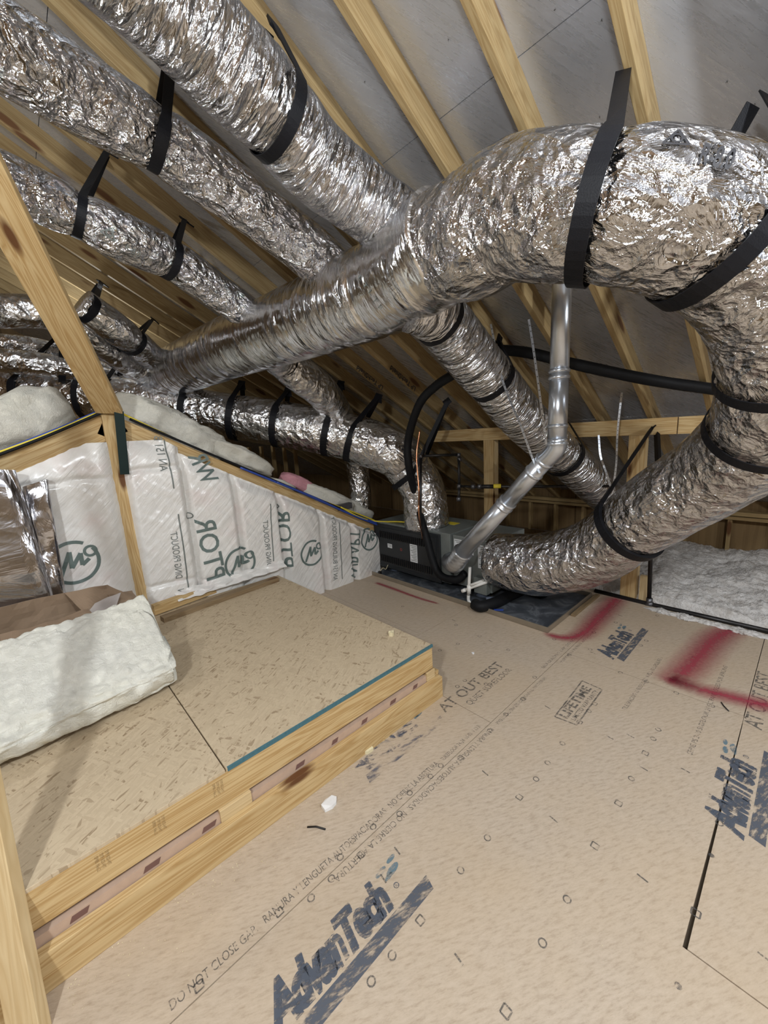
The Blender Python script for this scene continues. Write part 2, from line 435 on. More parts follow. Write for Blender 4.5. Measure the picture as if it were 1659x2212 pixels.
def ring2(mb, c, dx, dy, r, w, n=20, a0=0, a1=2 * math.pi, fn=None):
    c, dx, dy = V(c), V(dx), V(dy); base = len(mb.v)
    for i in range(n + 1):
        th = a0 + (a1 - a0) * i / n
        for q in (r - w / 2, r + w / 2):
            p = c + (dx * math.cos(th) + dy * math.sin(th)) * q; mb.v.append(fn(p) if fn else p)
    for i in range(n): b = base + 2 * i; mb.f.append((b, b + 1, b + 3, b + 2))
def stroke2(mb, pts, w, nrm, fn=None, sub=4):
    P = [V(p) for p in pts]
    for a, b in zip(P[:-1], P[1:]):
        d = (b - a).normalized(); sd = V(nrm).cross(d).normalized() * (w / 2); base = len(mb.v)
        for i in range(sub + 1):
            p = a.lerp(b, i / sub)
            for q in (-1, 1): pp = p + sd * q; mb.v.append(fn(pp) if fn else pp)
        for i in range(sub): k = base + 2 * i; mb.f.append((k, k + 1, k + 3, k + 2))

# ============================================================ THE SETTING
def panel_grid(mb, x0, x1, y0, y1, z0, z1): mb.box((x0, y0, z0), (x1, y1, z1))
# --- subfloor: tongue and groove panels with gaps, running along X
g = 0.0012
fl = MB()
S1, S0 = 0.676, 0.082
def prow(y0, y1, xs):
    for a, b in zip(xs[:-1], xs[1:]): fl.box((a + g, y0 + g, -0.012), (b - g, y1 - g, 0))
prow(S1 + 0.594, S1 + 1.6, (-3, -0.4, 1.35, 2.43)); prow(S1, S1 + 0.594, (-3, -0.44, 1.051, 2.43))
fl.box((-0.8, S0, -0.012), (1.647 - g, S1 - g, 0)); fl.box((1.647 + g, S0 + g, -0.012), (2.43, S1 - g, 0))
fl.box((-0.8, -0.512, -0.012), (0.781 - g, S0, 0)); fl.box((-3, -0.512, -0.012), (-0.8 - g, S1 - g, 0))
# the panel right of the wide open gap is set a little askew
n = len(fl.v)
fl.v += [V(p) for p in ((0.781 + g, S0 - 0.0075, 0), (1.60, S0 - 0.002, 0), (1.60, -0.512, 0), (0.781 + g, -0.512, 0), (0.781 + g, S0 - 0.0075, -0.012), (1.60, S0 - 0.002, -0.012), (1.60, -0.512, -0.012), (0.781 + g, -0.512, -0.012))]
for q in ((0, 1, 2, 3), (4, 7, 6, 5), (0, 4, 5, 1), (1, 5, 6, 2), (2, 6, 7, 3), (3, 7, 4, 0)): fl.f.append(tuple(n + i for i in q))
fl.box((1.60 + g, -0.512, -0.012), (2.43, S0 - g, 0))
prow(-1.1, -0.512, (-3, -0.2, 2.43)); prow(-3, -1.1, (-3, 0.4, 2.43)); fl.box((-3, 2.276, -0.012), (2.43, 6.2, -0.002))
floor = fl.build('floor', M['subfloor']); tag(floor, kind='structure', label='tan wood panel subfloor with dark seams and printed marks', cat='floor')
ug = MB().box((-3, -3, -0.03), (2.43, 6.2, -0.014)).build('seam_backing', M['seam'], floor)

# --- printed marks on the floor
Z0 = 0.0003
def fp(x, y, z=Z0): p = at(x, y, Z=0); return V((p.x, p.y, z))
AX, AY, UP = V((1, 0, 0)), V((0, 1, 0)), V((0, 0, 1))
def logo(name, x0, x1, ybar, mat, reg=True, teal=True, bar=True):
    m = MB(); L = x1 - x0; h = L * 0.235
    add_text(m, 'AdvanTech', h * 1.25, (x0 - 0.02 * L, ybar + L * 0.035, Z0), AX, AY, width=L * 0.84, shear=0.30, bold=0.06, space=0.86)
    add_text(m, 'AdvanTech', h * 1.25, (x0 - 0.014 * L, ybar + L * 0.035, Z0 + 1e-4), AX, AY, width=L * 0.84, shear=0.30, bold=0.03, space=0.86)
    if bar:
        bw = L * 0.09
        m.face([(x0, ybar - bw, Z0), (x1 + L * .06, ybar - bw, Z0), (x1 + L * .09, ybar, Z0), (x0 + L * 0.03, ybar, Z0)])
    if reg:
        ring2(m, (x0 + L * 0.90, ybar + L * .10, Z0), AX, AY, L * .017, L * .006, 16)
        add_text(m, 'R', L * .03, (x0 + L * 0.891, ybar + L * .09, Z0), AX, AY)
    m.build(name, mat, floor, fix=False)
    if teal:
        m = MB()
        for (a, b, r, e) in ((0.88, .235, .02, 2.4), (0.95, .19, .026, 2.2), (0.99, .25, .017, 2.4), (0.90, .175, .015, 2.4)):
            c = V((x0 + L * a, ybar + L * b, Z0)); m.face([c + V((math.cos(t) * L * r * e + math.sin(t) * L * r * .6, math.sin(t) * L * r, 0)) for t in [i * math.pi / 6 for i in range(12)]])
        m.build('printed_leaf_mark', M['tealink'], floor, fix=False)
logo('printed_logo', 0.165, 0.50, 0.515, M['floorink'])
logo('printed_logo', 1.735, 2.07, 0.50, M['floorink'])
logo('printed_logo', 1.13, 1.47, 0.022, M['floorink'])
logo('printed_logo', 0.60, 0.93, 0.825, M['floorink_f'], reg=False)
m = MB(); add_text(m, 'AT OUT BEST', 0.062, (0.985, 0.822, Z0), AX, AY, width=0.40, bold=0.012); m.build('printed_text', M['floorink_s'], floor, fix=False)
m = MB(); add_text(m, 'QUIET SUREFLOOR', 0.036, (1.075, 0.778, Z0), AX, AY, width=0.30); m.build('printed_text', M['floorink_s'], floor, fix=False)
m = MB(); add_text(m, 'AT OUT BEST', 0.062, (1.60, 0.035, Z0), AX, AY, width=0.40, bold=0.012); m.build('printed_text', M['floorink_s'], floor, fix=False)
# stamp in a frame
a, b, c, d = (1.225, .532), (1.49, .543), (1.485, .468), (1.235, .462)
m = MB()
stroke2(m, [(*a, Z0), (*b, Z0), (*c, Z0), (*d, Z0), (*a, Z0)], 0.005, UP)
add_text(m, 'LIFETIME', 0.046, (1.24, .498, Z0), AX, AY, width=0.225, bold=0.03)
add_text(m, 'LIMITED WARRANTY', 0.022, (1.25, .474, Z0), AX, AY, width=0.215, bold=0.01)
m.build('printed_stamp', M['floorink_s'], floor, fix=False)
# warnings printed along the seams
def line_text(s, x0, y0, wd, size, flip=False):
    m = MB()
    if flip: add_text(m, s, size, (x0, y0, Z0), -AX, -AY, width=wd)
    else: add_text(m, s, size, (x0, y0, Z0), AX, AY, width=wd)
    m.build('printed_text', M['floorink_s'], floor, fix=False)
line_text('DO NOT CLOSE GAP.   RANURA Y LENGUETA AUTOESPACIADORAS.  NO CIERRE LA ABERTURA.', 0.035, 0.692, 0.76, 0.026)
line_text('RANURA Y LENGUETA AUTOESPACIADORAS.  NO CIERRE LA ABERTURA.', 1.03, 0.664, 0.66, 0.024, True)
line_text('SUREFLOOR 24-24  06-02  T 13 2', 0.81, 0.69, 0.2, 0.02)
line_text('THIS SIDE DOWN  SELF-SPACING TONGUE AND GROOVE EDGE', 1.42, 0.664, 0.36, 0.018, True)
line_text('SELF-SPACING GAP  DO NOT CLOSE', 1.47, 0.69, 0.42, 0.018)
line_text('SELF-SPACING GAP  RANURA Y LENGUETA', 1.96, 0.664, 0.40, 0.018, True)
def px_text(s, p0, p1, size, bold=0.0):
    a, b = fp(*p0), fp(*p1); d = (b - a).normalized(); m = MB(); add_text(m, s, size, a, d, UP.cross(d), width=(b - a).length, bold=bold); m.build('printed_text', M['floorink_s'], floor, fix=False)
px_text('TILE SPACING 16 SUBFLOOR  A PS 2-10 EXPOSURE 1', (1352, 1535), (1432, 1422), 0.02)
px_text('SERIE PS 2-10 SUBFLOOR 24 OC PANEL SIZED FOR SPACING', (1495, 1632), (1572, 1440), 0.02)
# nail pattern marks
marks = MB()
def mk(x, y, k='o', s=1.0):
    c = fp(x, y); r = 0.0075 * s
    if k == 'o': ring2(marks, c, AX, AY, r, 0.003, 12)
    elif k == 's': stroke2(marks, [c + V((-r, -r, 0)), c + V((r, -r, 0)), c + V((r, r, 0)), c + V((-r, r, 0)), c + V((-r, -r, 0))], 0.003, UP, sub=1)
    elif k == '-': stroke2(marks, [c + V((-r * .2, -r * 1.5, 0)), c + V((r * .2, r * 1.5, 0))], 0.0038, UP, sub=1)
    elif k == '.': marks.face([c + V((math.cos(t) * r * .8, math.sin(t) * r * .8, 0)) for t in [i * math.pi / 4 for i in range(8)]])
for x, y, k in ((995, 1880, 'o'), (1053, 1810, 'o'), (847, 2064, 'o'), (802, 2120, 'o'), (908, 1988, 's'), (1093, 2185, 's'), (1172, 2037, 'o'), (1225, 1943, 'o'),
    (1285, 1827, 's'), (1336, 1735, 's'), (1364, 1682, 'o'), (1122, 1722, 's'), (1158, 1683, 'o'), (1183, 1648, 'o'), (1215, 1606, 'o'), (1394, 1627, 's'), (1411, 1596, 'o'), (1422, 1576, 'o'),
    (1503, 1972, 's'), (1537, 1848, '.'), (1554, 1778, 'o'), (1572, 1708, 's'), (1584, 1670, 'o'), (1590, 1646, 'o'), (1465, 2130, '.'), (1275, 1403, 'o'), (1340, 1453, 'o'), (1397, 1472, 'o'),
    (1461, 1497, 'o'), (1538, 1525, 'o'), (1616, 1552, 'o'), (1230, 1415, 'o'), (1197, 1381, 'o'), (1283, 1366, 'o'), (1252, 1560, 's'), (1272, 1536, 'o'), (1284, 1520, 's'), (1155, 1463, 'o'),
    (1098, 1404, 'o'), (1036, 1374, 's'), (989, 1391, 'o'), (985, 1350, 'o'), (1050, 1478, 'o'), (1045, 1453, 's'), (1004, 1470, 'o'), (988, 1483, 'o'), (1384, 1394, 'o'), (1396, 1384, 'o'),
    (885, 1713, 'o'), (863, 1758, 'o'), (806, 1786, 'o'), (780, 1846, 's'), (716, 1898, 'o'), (672, 1940, 'o'), (603, 1970, 's'), (735, 1852, 'o'), (952, 1654, 'o'), (930, 1677, 'o'),
    (995, 1637, 's'), (1058, 1578, 'o'), (1093, 1543, 'o'), (1130, 1510, 's'), (950, 1405, 'o'), (430, 2130, 's'), (870, 1310, 'o'), (1330, 1345, 'o'), (1420, 1330, 'o'), (1500, 1420, 's')): mk(x, y, k)
for x, y in ((828, 1898), (991, 2072), (858, 1838), (1196, 1770), (1388, 1897), (1390, 1660), (1048, 1670), (1480, 1664), (1183, 1528), (1654, 2070), (1317, 1593), (1362, 1590), (1340, 1330), (980, 1340), (1060, 1385), (1280, 1410), (1365, 1372)): mk(x, y, '-')
marks.build('nail_guide_marks', M['floorink_s'], floor, fix=False)
# red spray paint
def spray(pts, wd):
    P, W = spline([fp(*p) for p in pts], 0.02, wd); m = MB(); n = len(P)
    base = 0
    for i, p in enumerate(P):
        t = (P[min(i + 1, n - 1)] - P[max(i - 1, 0)]).normalized(); sd = UP.cross(t) * W[i] / 2
        p = V((p.x, p.y, 0.0006)); m.v += [p - sd, p + sd]
    for i in range(n - 1):
        m.uv[len(m.f)] = ((i / (n - 1), 0), (i / (n - 1), 1), ((i + 1) / (n - 1), 1), ((i + 1) / (n - 1), 0)); m.f.append((2 * i, 2 * i + 1, 2 * i + 3, 2 * i + 2))
    m.build('spray_paint_mark', M['spray'], floor, fix=False)
spray([(1170, 1366), (1215, 1378), (1256, 1371), (1290, 1338), (1335, 1290)], [0.06, 0.09, 0.14, 0.17, 0.17])
spray([(1590, 1355), (1545, 1380), (1490, 1440), (1440, 1480)], [0.16, 0.19, 0.18, 0.15])
spray([(1440, 1462), (1500, 1485), (1580, 1506), (1700, 1535)], [0.11, 0.13, 0.13, 0.13])
spray([(810, 1258), (850, 1272), (905, 1292), (950, 1305)], [0.05, 0.05, 0.04, 0.03])

# --- roof: deck and rafters
RD = 0.10                                          # rafter depth (plumb)
X1, XR = 3.95, -0.8
dk = MB()
zt = lambda x: roof_z(x) + RD
for i, (x0, x1) in enumerate(((XR, 0.315), (0.315, 1.08), (1.08, 1.85), (1.85, 2.6), (2.6, X1))):
    a, b = x0 + 0.001, x1 - 0.001
    n = len(dk.v)
    for y in (-3, 6.2):
        dk.v += [V((a, y, zt(a))), V((b, y, zt(b))), V((b, y, zt(b) + 0.015)), V((a, y, zt(a) + 0.015))]
    for q in ((0, 4, 5, 1), (1, 5, 6, 2), (2, 6, 7, 3), (3, 7, 4, 0), (0, 1, 2, 3), (4, 7, 6, 5)): dk.f.append(tuple(n + k for k in q))
ceil = dk.build('ceiling', M['deck']); tag(ceil, kind='structure', label='silver foil faced roof sheathing seen from below', cat='ceiling')
m = MB(); n = 0
m.face([(XR, -3, zt(XR) + .017), (X1, -3, zt(X1) + .017), (X1, 6.2, zt(X1) + .017), (XR, 6.2, zt(XR) + .017)]); m.build('roof_skin', M['deck_bk'], ceil)
m = MB(); m.box((XR - 2.2, -3, 1.35), (XR - 2.18, 6.2, 1.37))
zr = zt(XR); q = MB()
q.face([(XR, -3, zr), (XR, 6.2, zr), (-3, 6.2, zr - RS * (XR + 3) * 1), (-3, -3, zr - RS * (XR + 3))])
# far slope on the other side of the ridge
q.v = [V((XR, -3, zr)), V((XR, 6.2, zr)), V((-3, 6.2, zr - RS * (XR + 3))), V((-3, -3, zr - RS * (XR + 3)))]
q.build('ceiling', M['deck_bk']); bpy.data.objects['ceiling.001']; tag(bpy.data.objects['ceiling.001'], kind='structure', label='roof slope on the other side of the ridge', cat='ceiling')
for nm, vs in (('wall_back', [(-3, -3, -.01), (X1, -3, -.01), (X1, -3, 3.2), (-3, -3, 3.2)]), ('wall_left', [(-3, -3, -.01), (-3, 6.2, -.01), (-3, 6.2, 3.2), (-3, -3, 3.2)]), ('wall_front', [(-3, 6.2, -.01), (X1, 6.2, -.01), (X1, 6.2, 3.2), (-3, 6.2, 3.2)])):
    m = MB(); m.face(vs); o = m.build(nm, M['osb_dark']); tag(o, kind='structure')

pitch = V((1, 0, -RS)).normalized(); rup = V((RS, 0, 1)).normalized()
ords = ['first', 'second', 'third', 'fourth', 'fifth', 'sixth', 'seventh', 'eighth', 'ninth', 'tenth', 'eleventh', 'twelfth', 'thirteenth', 'fourteenth', 'fifteenth', 'sixteenth', 'seventeenth', 'eighteenth', 'nineteenth', 'twentieth']
RY = [0.134 + 0.2462 * k - 0.0115 for k in range(-1, 20)]
for k, y in enumerate(RY):
    xa, xb = XR + 0.02, 3.7
    cz = lambda x: roof_z(x) + RD / 2
    o = board('rafter', (xa, y, cz(xa)), (xb, y, cz(xb)), 0.023, RD * rup.z, M['rafter'], up=rup)
    if k == 0: lb = 'pine roof rafter just past the right edge of the photo'
    elif k <= 5: lb = f'pine roof rafter against silver sheathing, {ords[k-1]} from the right edge of the photo'
    else: lb = f'brown pine roof rafter above the foil ducts, {ords[k-1]} counted from the right'
    tag(o, lb, 'rafter', 'roof rafters')
# screw tips through the sheathing and dotted print rows
m = MB()
rr = random.Random(3)
for y in [RY[i] + 0.12 for i in range(-1 + 1, 8)] + [RY[i] + 0.055 for i in range(0, 7)]:
    x = 0.5 + rr.random() * .1
    while x < 2.5:
        p = V((x + rr.uniform(-.02, .02), y + rr.uniform(-.02, .02), 0)); p.z = zt(p.x) - 0.0015; r = 0.0022
        for k in range(4):
            a0 = rr.uniform(0, 6.28); q = [p + V((math.cos(a0 + t), math.sin(a0 + t), -RS * math.cos(a0 + t))) * r * (1.4 if t == 0 else 0.5) for t in (0, 2.2, 4.1)]
            q[0].z -= 0.003 * rr.random(); m.face(q)
        x += rr.uniform(0.14, 0.26)
m.build('nail_tips', M['fitting'], ceil, fix=False)
m = MB()
for i in range(5):
    y = 0.225 + 0.016 * i; x = 0.72 + 0.02 * i
    add_text(m, 'STRUCTURAL 1 RADIANT BARRIER SHEATHING', 0.009, (x, y, zt(x) - 0.001), V((1, 0, -RS)).normalized(), V((0, 1, 0)), width=0.26)
m.build('printed_text', M['filmink2'], ceil, fix=False)
def deck_text(s, p0, p1, size):
    a, b = at_deck(*p0), at_deck(*p1); d = (b - a).normalized(); m = MB(); nn = V((-RS, 0, -1)).normalized(); a = a + nn * .002
    add_text(m, s, size, a, d, nn.cross(d), width=(b - a).length, bold=0.02); m.build('printed_text', M['ink'], ceil, fix=False)
def at_deck(x, y):
    r = ray(x, y); t = (RZ + RD + RS * RX - 1) / (r.z + RS * r.x); return r * t + V((0, 0, 1))
for q0, q1 in (((828, 834), (775, 782)), ((898, 822), (845, 770))):
    mid = ((q0[0] + q1[0]) / 2, (q0[1] + q1[1]) / 2)
    def off(y): p = at(*mid, Y=y - .0125); return abs(p.z - roof_z(p.x) - RD * .45)
    yk = min(RY, key=off) - .0125; a_, b_ = at(*q0, Y=yk), at(*q1, Y=yk); up_ = (b_ - a_).normalized(); nn = V((0, -1, 0))
    up_ = V((-1, 0, RS)).normalized(); m = MB(); add_text(m, 'LP TechShield', 0.045, V((a_.x, yk - .001, roof_z(a_.x) + RD * .3)), up_, nn.cross(up_), width=(b_ - a_).length, bold=.02); m.build('printed_text', M['ink'], ceil, fix=False)

# --- knee wall along X = 2.43
kx = 2.43
wall_lbl = []
board('knee_wall_plate', (kx, -2.9, 0.955), (kx, 0.485, 0.955), 0.026, 0.083, M['pine'])
tag(bpy.data.objects['knee_wall_plate'], 'horizontal pine board of the knee wall, right length running past the big duct', 'board')
o = board('knee_wall_plate', (kx, 0.49, 0.955), (kx, 2.05, 0.955), 0.026, 0.083, M['pine']); tag(o, 'horizontal pine board of the knee wall, left length above the furnace', 'board')
for y, lb in ((1.56, 'pine knee wall stud standing left of the flue pipe, behind the furnace'), (0.66, 'pine knee wall stud behind the lower big duct, under the black strap')):
    t = thing('knee_wall_stud', (kx, y, 0), lb, 'stud', 'knee wall studs')
    board('face_board', (kx, y, 0.0), (kx, y, 0.913), 0.075, 0.023, M['pine'], up=(1, 0, 0), parent=t)
    board('side_board', (kx + 0.035, y - .026, 0.0), (kx + 0.035, y - .026, 0.913), 0.023, 0.045, M['pine_pale'], up=(1, 0, 0), parent=t)
o = board('cripple_block', (2.46, .59, 0.0), (2.46, .59, 0.14), .04, .03, M['pine_pale'], up=(1, 0, 0)); tag(o, 'short pine block at the foot of the knee wall beside the gas pipe', 'block')

# --- attic eave beyond the knee wall
m = MB()
def loosef(u, v):
    x = 2.462 + u * 1.19; y = -1.2 + v * 2.2; p = V((x * 6, y * 6, 0))
    z = 0.03 + 0.035 * noise.noise(p * .6) + 0.012 * noise.noise(p * 3) + 0.010 * noise.noise(p * 9) + 0.006 * noise.noise(p * 20) + 0.03 * min(1, u * 6)
    if u == 0: z = -0.01
    return (x, y, z + 0.02 * noise.noise(p * 1.3))
m.grid(loosef, 120, 260); o = m.build('blown_insulation', M['loose'], smooth=True); tag(o, 'grey white blown loose insulation filling the eave beyond the knee wall', 'insulation', kind='stuff')
tag(MB().box((2.43, -3, -.03), (X1, 6.2, -.012)).build('floor', M['osb_dark']), kind='structure', label='unseen ceiling board under the eave insulation', cat='floor')
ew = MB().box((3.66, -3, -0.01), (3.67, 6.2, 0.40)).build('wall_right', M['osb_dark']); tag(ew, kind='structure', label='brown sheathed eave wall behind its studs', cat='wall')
o = board('eave_wall_plate', (3.61, -2.0, 0.315), (3.61, 3, 0.315), 0.06, 0.028, M['rafter']); tag(o, 'low horizontal pine plate along the far eave wall', 'board')
o = board('eave_wall_plate', (3.60, -2.0, 0.285), (3.60, 3, 0.285), 0.06, 0.022, M['rafter']); tag(o, 'second pine plate just under the top plate of the eave wall', 'board')
for i, y in enumerate([2.1 - 0.2462 * i for i in range(0, 12)]):
    o = board('eave_wall_stud', (3.61, y, 0), (3.61, y, 0.275), 0.023, 0.05, M['rafter'], up=(1, 0, 0))
    tag(o, f'short pine stud of the far eave wall, {ords[i]} from its left end', 'stud', 'eave wall studs')

# --- gable of the vaulted room: chords, king post, batts
GY = 2.17
CH = 0.105
for a, b, lb in (((0.34, 1.166), (2.0, 0.27), 'pine sloping chord right of the king post, wires lying along its top'), ((0.37, 1.175), (-0.6, 0.765), 'pine sloping chord left of the king post')):
    d = (V((b[0], 0, b[1])) - V((a[0], 0, a[1]))).normalized(); up = V((0, 0, 1)); nn = (up - d * up.dot(d)).normalized()
    A = V((a[0], GY + .012, a[1])) - nn * CH / 2; B = V((b[0], GY + .012, b[1])) - nn * CH / 2
    tag(board('sloping_chord', A, B, 0.023, CH, M['pine'], up=nn), lb, 'board')
t = thing('king_post', (0.345, GY - .01, 0), 'pine king post under the sloping brace, a dark strip down its right edge', 'post')
board('post_board', (0.342, GY - .004, 0.0), (0.342, GY - .004, 1.165), 0.052, 0.03, M['pine'], up=(0, -1, 0), parent=t)
q0, q1 = at(258, 893, Y=GY - .07), at(270, 1025, Y=GY - .07); board('dark_strip', (q0.x, GY - .066, q0.z + .01), (q1.x, GY - .066, q1.z), 0.036, 0.006, M['strip'], up=(0, -1, 0), parent=t)
# gable wall backing
m = MB()
m.face([(-0.6, GY + .07, 0), (1.95, GY + .07, 0), (1.95, GY + .07, 0.20), (0.35, GY + .07, 1.06), (-0.6, GY + .07, 0.68)])
o = m.build('wall_gable', M['osb_dark']); tag(o, kind='structure', label='back of the vaulted ceiling gable', cat='wall')
# tent ceiling beyond
q = MB(); q.face([(0.35, GY + .07, 1.10), (2.0, GY + .07, 0.22), (2.0, 5.5, 0.22), (0.35, 5.5, 1.10)]); q.face([(0.35, GY + .07, 1.10), (-1.6, GY + .07, 0.28), (-1.6, 5.5, 0.28), (0.35, 5.5, 1.10)])
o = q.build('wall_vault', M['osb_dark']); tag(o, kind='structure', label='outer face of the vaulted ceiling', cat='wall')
def top_line(x): return (1.166 - 0.54 * (x - 0.345)) if x > 0.345 else (1.17 - 0.42 * (0.345 - x))
def pf(x0, x1, z0=0.0, seedv=0, cr=()):
    def f(x, z):
        u = min(max((x - x0) / (x1 - x0), 0), 1); zt_ = top_line(x) - 0.075; v = min(max((z - z0) / max(zt_ - z0, .01), 0), 1)
        e = min(1, 8.0 * u, 8.0 * (1 - u)); e = e * (2 - e); e2 = min(1, 12 * (1 - v)); e2 = e2 * (2 - e2)
        b = 0.05 * e * (0.45 + 0.55 * e2)
        p = V((x * 4, seedv * 3.1, z * 4))
        b += 0.014 * noise.noise(p * 1.1) * e
        w_ = noise.noise(V(((x + z * 0.9) * 22 + noise.noise(p) * 2, seedv, (z - x) * 3))); b += 0.0045 * w_ * (0.3 + 0.7 * e)
        w2 = noise.noise(V(((x - z * 1.2) * 30, seedv + 9, (z + x) * 4 + 3))); b += 0.0022 * w2
        for zc, am in cr: b -= am * math.exp(-((z - zc - 0.02 * noise.noise(p * 2)) / 0.012) ** 2) * (0.4 + e * .6)
        return GY - 0.006 - b
    return f
bays = [(-0.42, -0.13, 'white film faced wall batt at the left edge of the photo', ()),
        (-0.13, 0.327, 'white film faced wall batt left of the king post, round green logo', ((0.88, .012),)),
        (0.357, 0.602, 'white film faced wall batt just right of the king post, creased near the top', ((0.90, .014), (0.34, .01))),
        (0.602, 0.845, 'white film faced wall batt with the large green lettering, second right of the king post', ((0.30, .01),)),
        (0.845, 1.10, 'white film faced wall batt, third right of the king post, logo half hidden', ()),
        (1.10, 1.375, 'white film faced wall batt with the round green logo above the platform back edge', ()),
        (1.375, 1.62, 'white film faced wall batt with vertical lettering beside the furnace', ()),
        (1.62, 1.88, 'narrow white film faced wall batt against the furnace door', ())]
batts = []
for i, (x0, x1, lb, cr) in enumerate(bays):
    f = pf(x0, x1, 0, i, cr)
    def gf(u, v, f=f, x0=x0, x1=x1):
        xl = x0 - 0.004 - (0.012 * (1 - v) if x0 == .357 else 0); xr_ = x1 + 0.004 + (0.012 * (1 - v) if x1 == .327 else 0)
        x = xl + (xr_ - xl) * u; zt_ = max(0.05, top_line(x) - (0.062 if x0 > .4 else (.09 if x0 < 0 else .03)) + 0.006 * noise.noise(V((x * 30, 0, i))))
        if x1 < .7: zt_ = min(zt_, 1.035)
        z = zt_ * v; return (x, f(x, z), z)
    m = MB(); m.grid(gf, 46, int(40 + 110 * max(0.2, top_line(x0)))); o = m.build('wall_batt', M['film'], smooth=True); tag(o, lb, 'insulation', 'film faced batts of the gable wall'); batts.append((o, x0, x1, f))
def surf_y(p):
    for o, x0, x1, f in batts:
        if x0 <= p.x <= x1: return V((p.x, f(p.x, p.z) - 0.0025, p.z))
    return V((p.x, GY - 0.012, p.z))
def own(x): return next((o for o, x0, x1, f in batts if x0 <= x <= x1), batts[2][0])
# lettering is printed on the hidden face: read upwards and mirrored
def vtext(s, pa, pb, size, mat='filmink', bold=0.0):
    a, b = at(*pa, Y=GY - .05), at(*pb, Y=GY - .05); d = V((b.x - a.x, 0, b.z - a.z)); L = d.length; d.normalize()
    m = MB(); add_text(m, s, size, (a.x, GY, a.z), d, V((d.z, 0, -d.x)), width=L, fn=surf_y, bold=bold, sub=2); m.build('printed_text', M[mat], own(a.x), fix=False)
def jm(px, py, r):
    c = at(px, py, Y=GY - .05); c = V((c.x, GY, c.z)); X_, Z_ = V((1, 0, 0)), V((0, 0, 1)); m = MB(); w_ = r * .16
    ring2(m, c, X_, Z_, r, w_, 40, math.radians(60), math.radians(395), fn=surf_y)
    ring2(m, c + V((r * .72, 0, r * .42)), X_, Z_, r * .24, w_ * .8, 18, fn=surf_y)
    stroke2(m, [c + V(p) * r for p in ((-.62, 0, -.62), (-.1, 0, .55), (-.12, 0, -.25), (.32, 0, .40), (.30, 0, -.2), (.62, 0, .05))], w_ * 1.1, (0, 1, 0), fn=surf_y, sub=8)
    m.build('printed_logo', M['filmink'], own(c.x), fix=False)
vtext('AN 151 B', (346, 1018), (334, 942), 0.052, 'filmink2'); vtext('WR', (436, 1048), (408, 985), 0.13, bold=.01)
vtext('PTOR', (448, 1258), (420, 1122), 0.14, bold=.01); vtext('AN      DING PRODUCT', (385, 1292), (366, 1150), 0.045, 'filmink2')
vtext('DING PRODUCT', (576, 1226), (566, 1125), 0.045, 'filmink2'); vtext('PTOR', (612, 1232), (600, 1100), 0.095, bold=.01)
vtext('AN 151 BUILDING PRODUCT', (719, 1254), (716, 1118), 0.05, 'filmink2'); vtext('WRAPT', (757, 1252), (762, 1145), 0.085, bold=.01)
for a, b in (((357, 950), (374, 1055)), ((384, 1110), (408, 1278)), ((582, 1088), (590, 1212)), ((732, 1128), (738, 1250))):
    a, b = at(*a, Y=GY - .05), at(*b, Y=GY - .05); m = MB(); stroke2(m, [(a.x, GY, a.z), (b.x, GY, b.z)], 0.006, (0, 1, 0), fn=surf_y, sub=30)
    m.build('printed_rule', M['filmink2'], own(a.x), fix=False)
ring = MB(); c = at(411, 1115, Y=GY - .05); ring2(ring, (c.x, GY, c.z), V((1, 0, 0)), V((0, 0, 1)), 0.014, 0.004, 16, fn=surf_y)
c = at(602, 1095, Y=GY - .05); ring2(ring, (c.x, GY, c.z), V((1, 0, 0)), V((0, 0, 1)), 0.014, 0.004, 16, fn=surf_y); ring.build('printed_mark', M['filmink2'], own(c.x), fix=False)
jm(160, 1215, 0.088); jm(518, 1216, 0.082); jm(673, 1194, 0.078); jm(797, 1165, 0.074)
# loose film tail over the batts
m = MB()
def flap(u, v):
    a = at(385 + 235 * u, 1300 - 75 * u, Y=GY - .10); tz = 0.035 + 0.015 * noise.noise(V((u * 4, 1, 0)))
    return (a.x, GY - .10 + 0.02 * noise.noise(V((u * 12, v * 3, 2))) + 0.05 * v, max(0.217, a.z) + tz * v + 0.004 * noise.noise(V((u * 12, v * 4, 5))))
m.grid(flap, 90, 12); o = m.build('loose_film', M['film'], smooth=True); tag(o, 'loose wrinkled strip of clear film along the foot of the batts behind the platform boards', 'plastic film')
# white batts over the vault
def blob_batt(name, lb, cs, mat='batt_dim', hh=0.07, cat='insulation', grp=None, ny=40, sd=1, rough=1.0):
    # cs: centre line points (x,y,z) ; half widths
    P, W = spline([c[0] for c in cs], 0.02, [c[1] for c in cs]); fr = frames(P, (0, 0, 1)); n = len(P); m = MB()
    def f(u, v):
        i = min(n - 1, int(round(u * (n - 1)))); p = P[i]; t, a, b = fr[i]; th = 2 * math.pi * v
        e = math.sin(math.pi * min(max(u, .0), 1)) ** 0.22 if 0 < u < 1 else 0.0
        ca, sa = math.cos(th), math.sin(th); ca = math.copysign(abs(ca) ** .55, ca); sa = math.copysign(abs(sa) ** .55, sa)
        q = V((p.x * 7 + ca, p.y * 7 + sa * 2, p.z * 7 + sd)); k = 1 + rough * (0.16 * noise.noise(q) + .12 * noise.noise(q * 3) + .07 * noise.noise(q * 8) + .03 * noise.noise(q * 20))
        return p + b * (ca * W[i] * k * e) + a * (sa * hh * k * e)
    m.grid(f, n - 1, ny, close=True); o = m.build(name, M[mat], smooth=True); tag(o, lb, cat, grp); return o
def vb(x0, x1, y, up, hw=0.2):   # along the vault slope
    return [((x, y, top_line(x) + up), hw) for x in [x0 + (x1 - x0) * i / 4 for i in range(5)]]
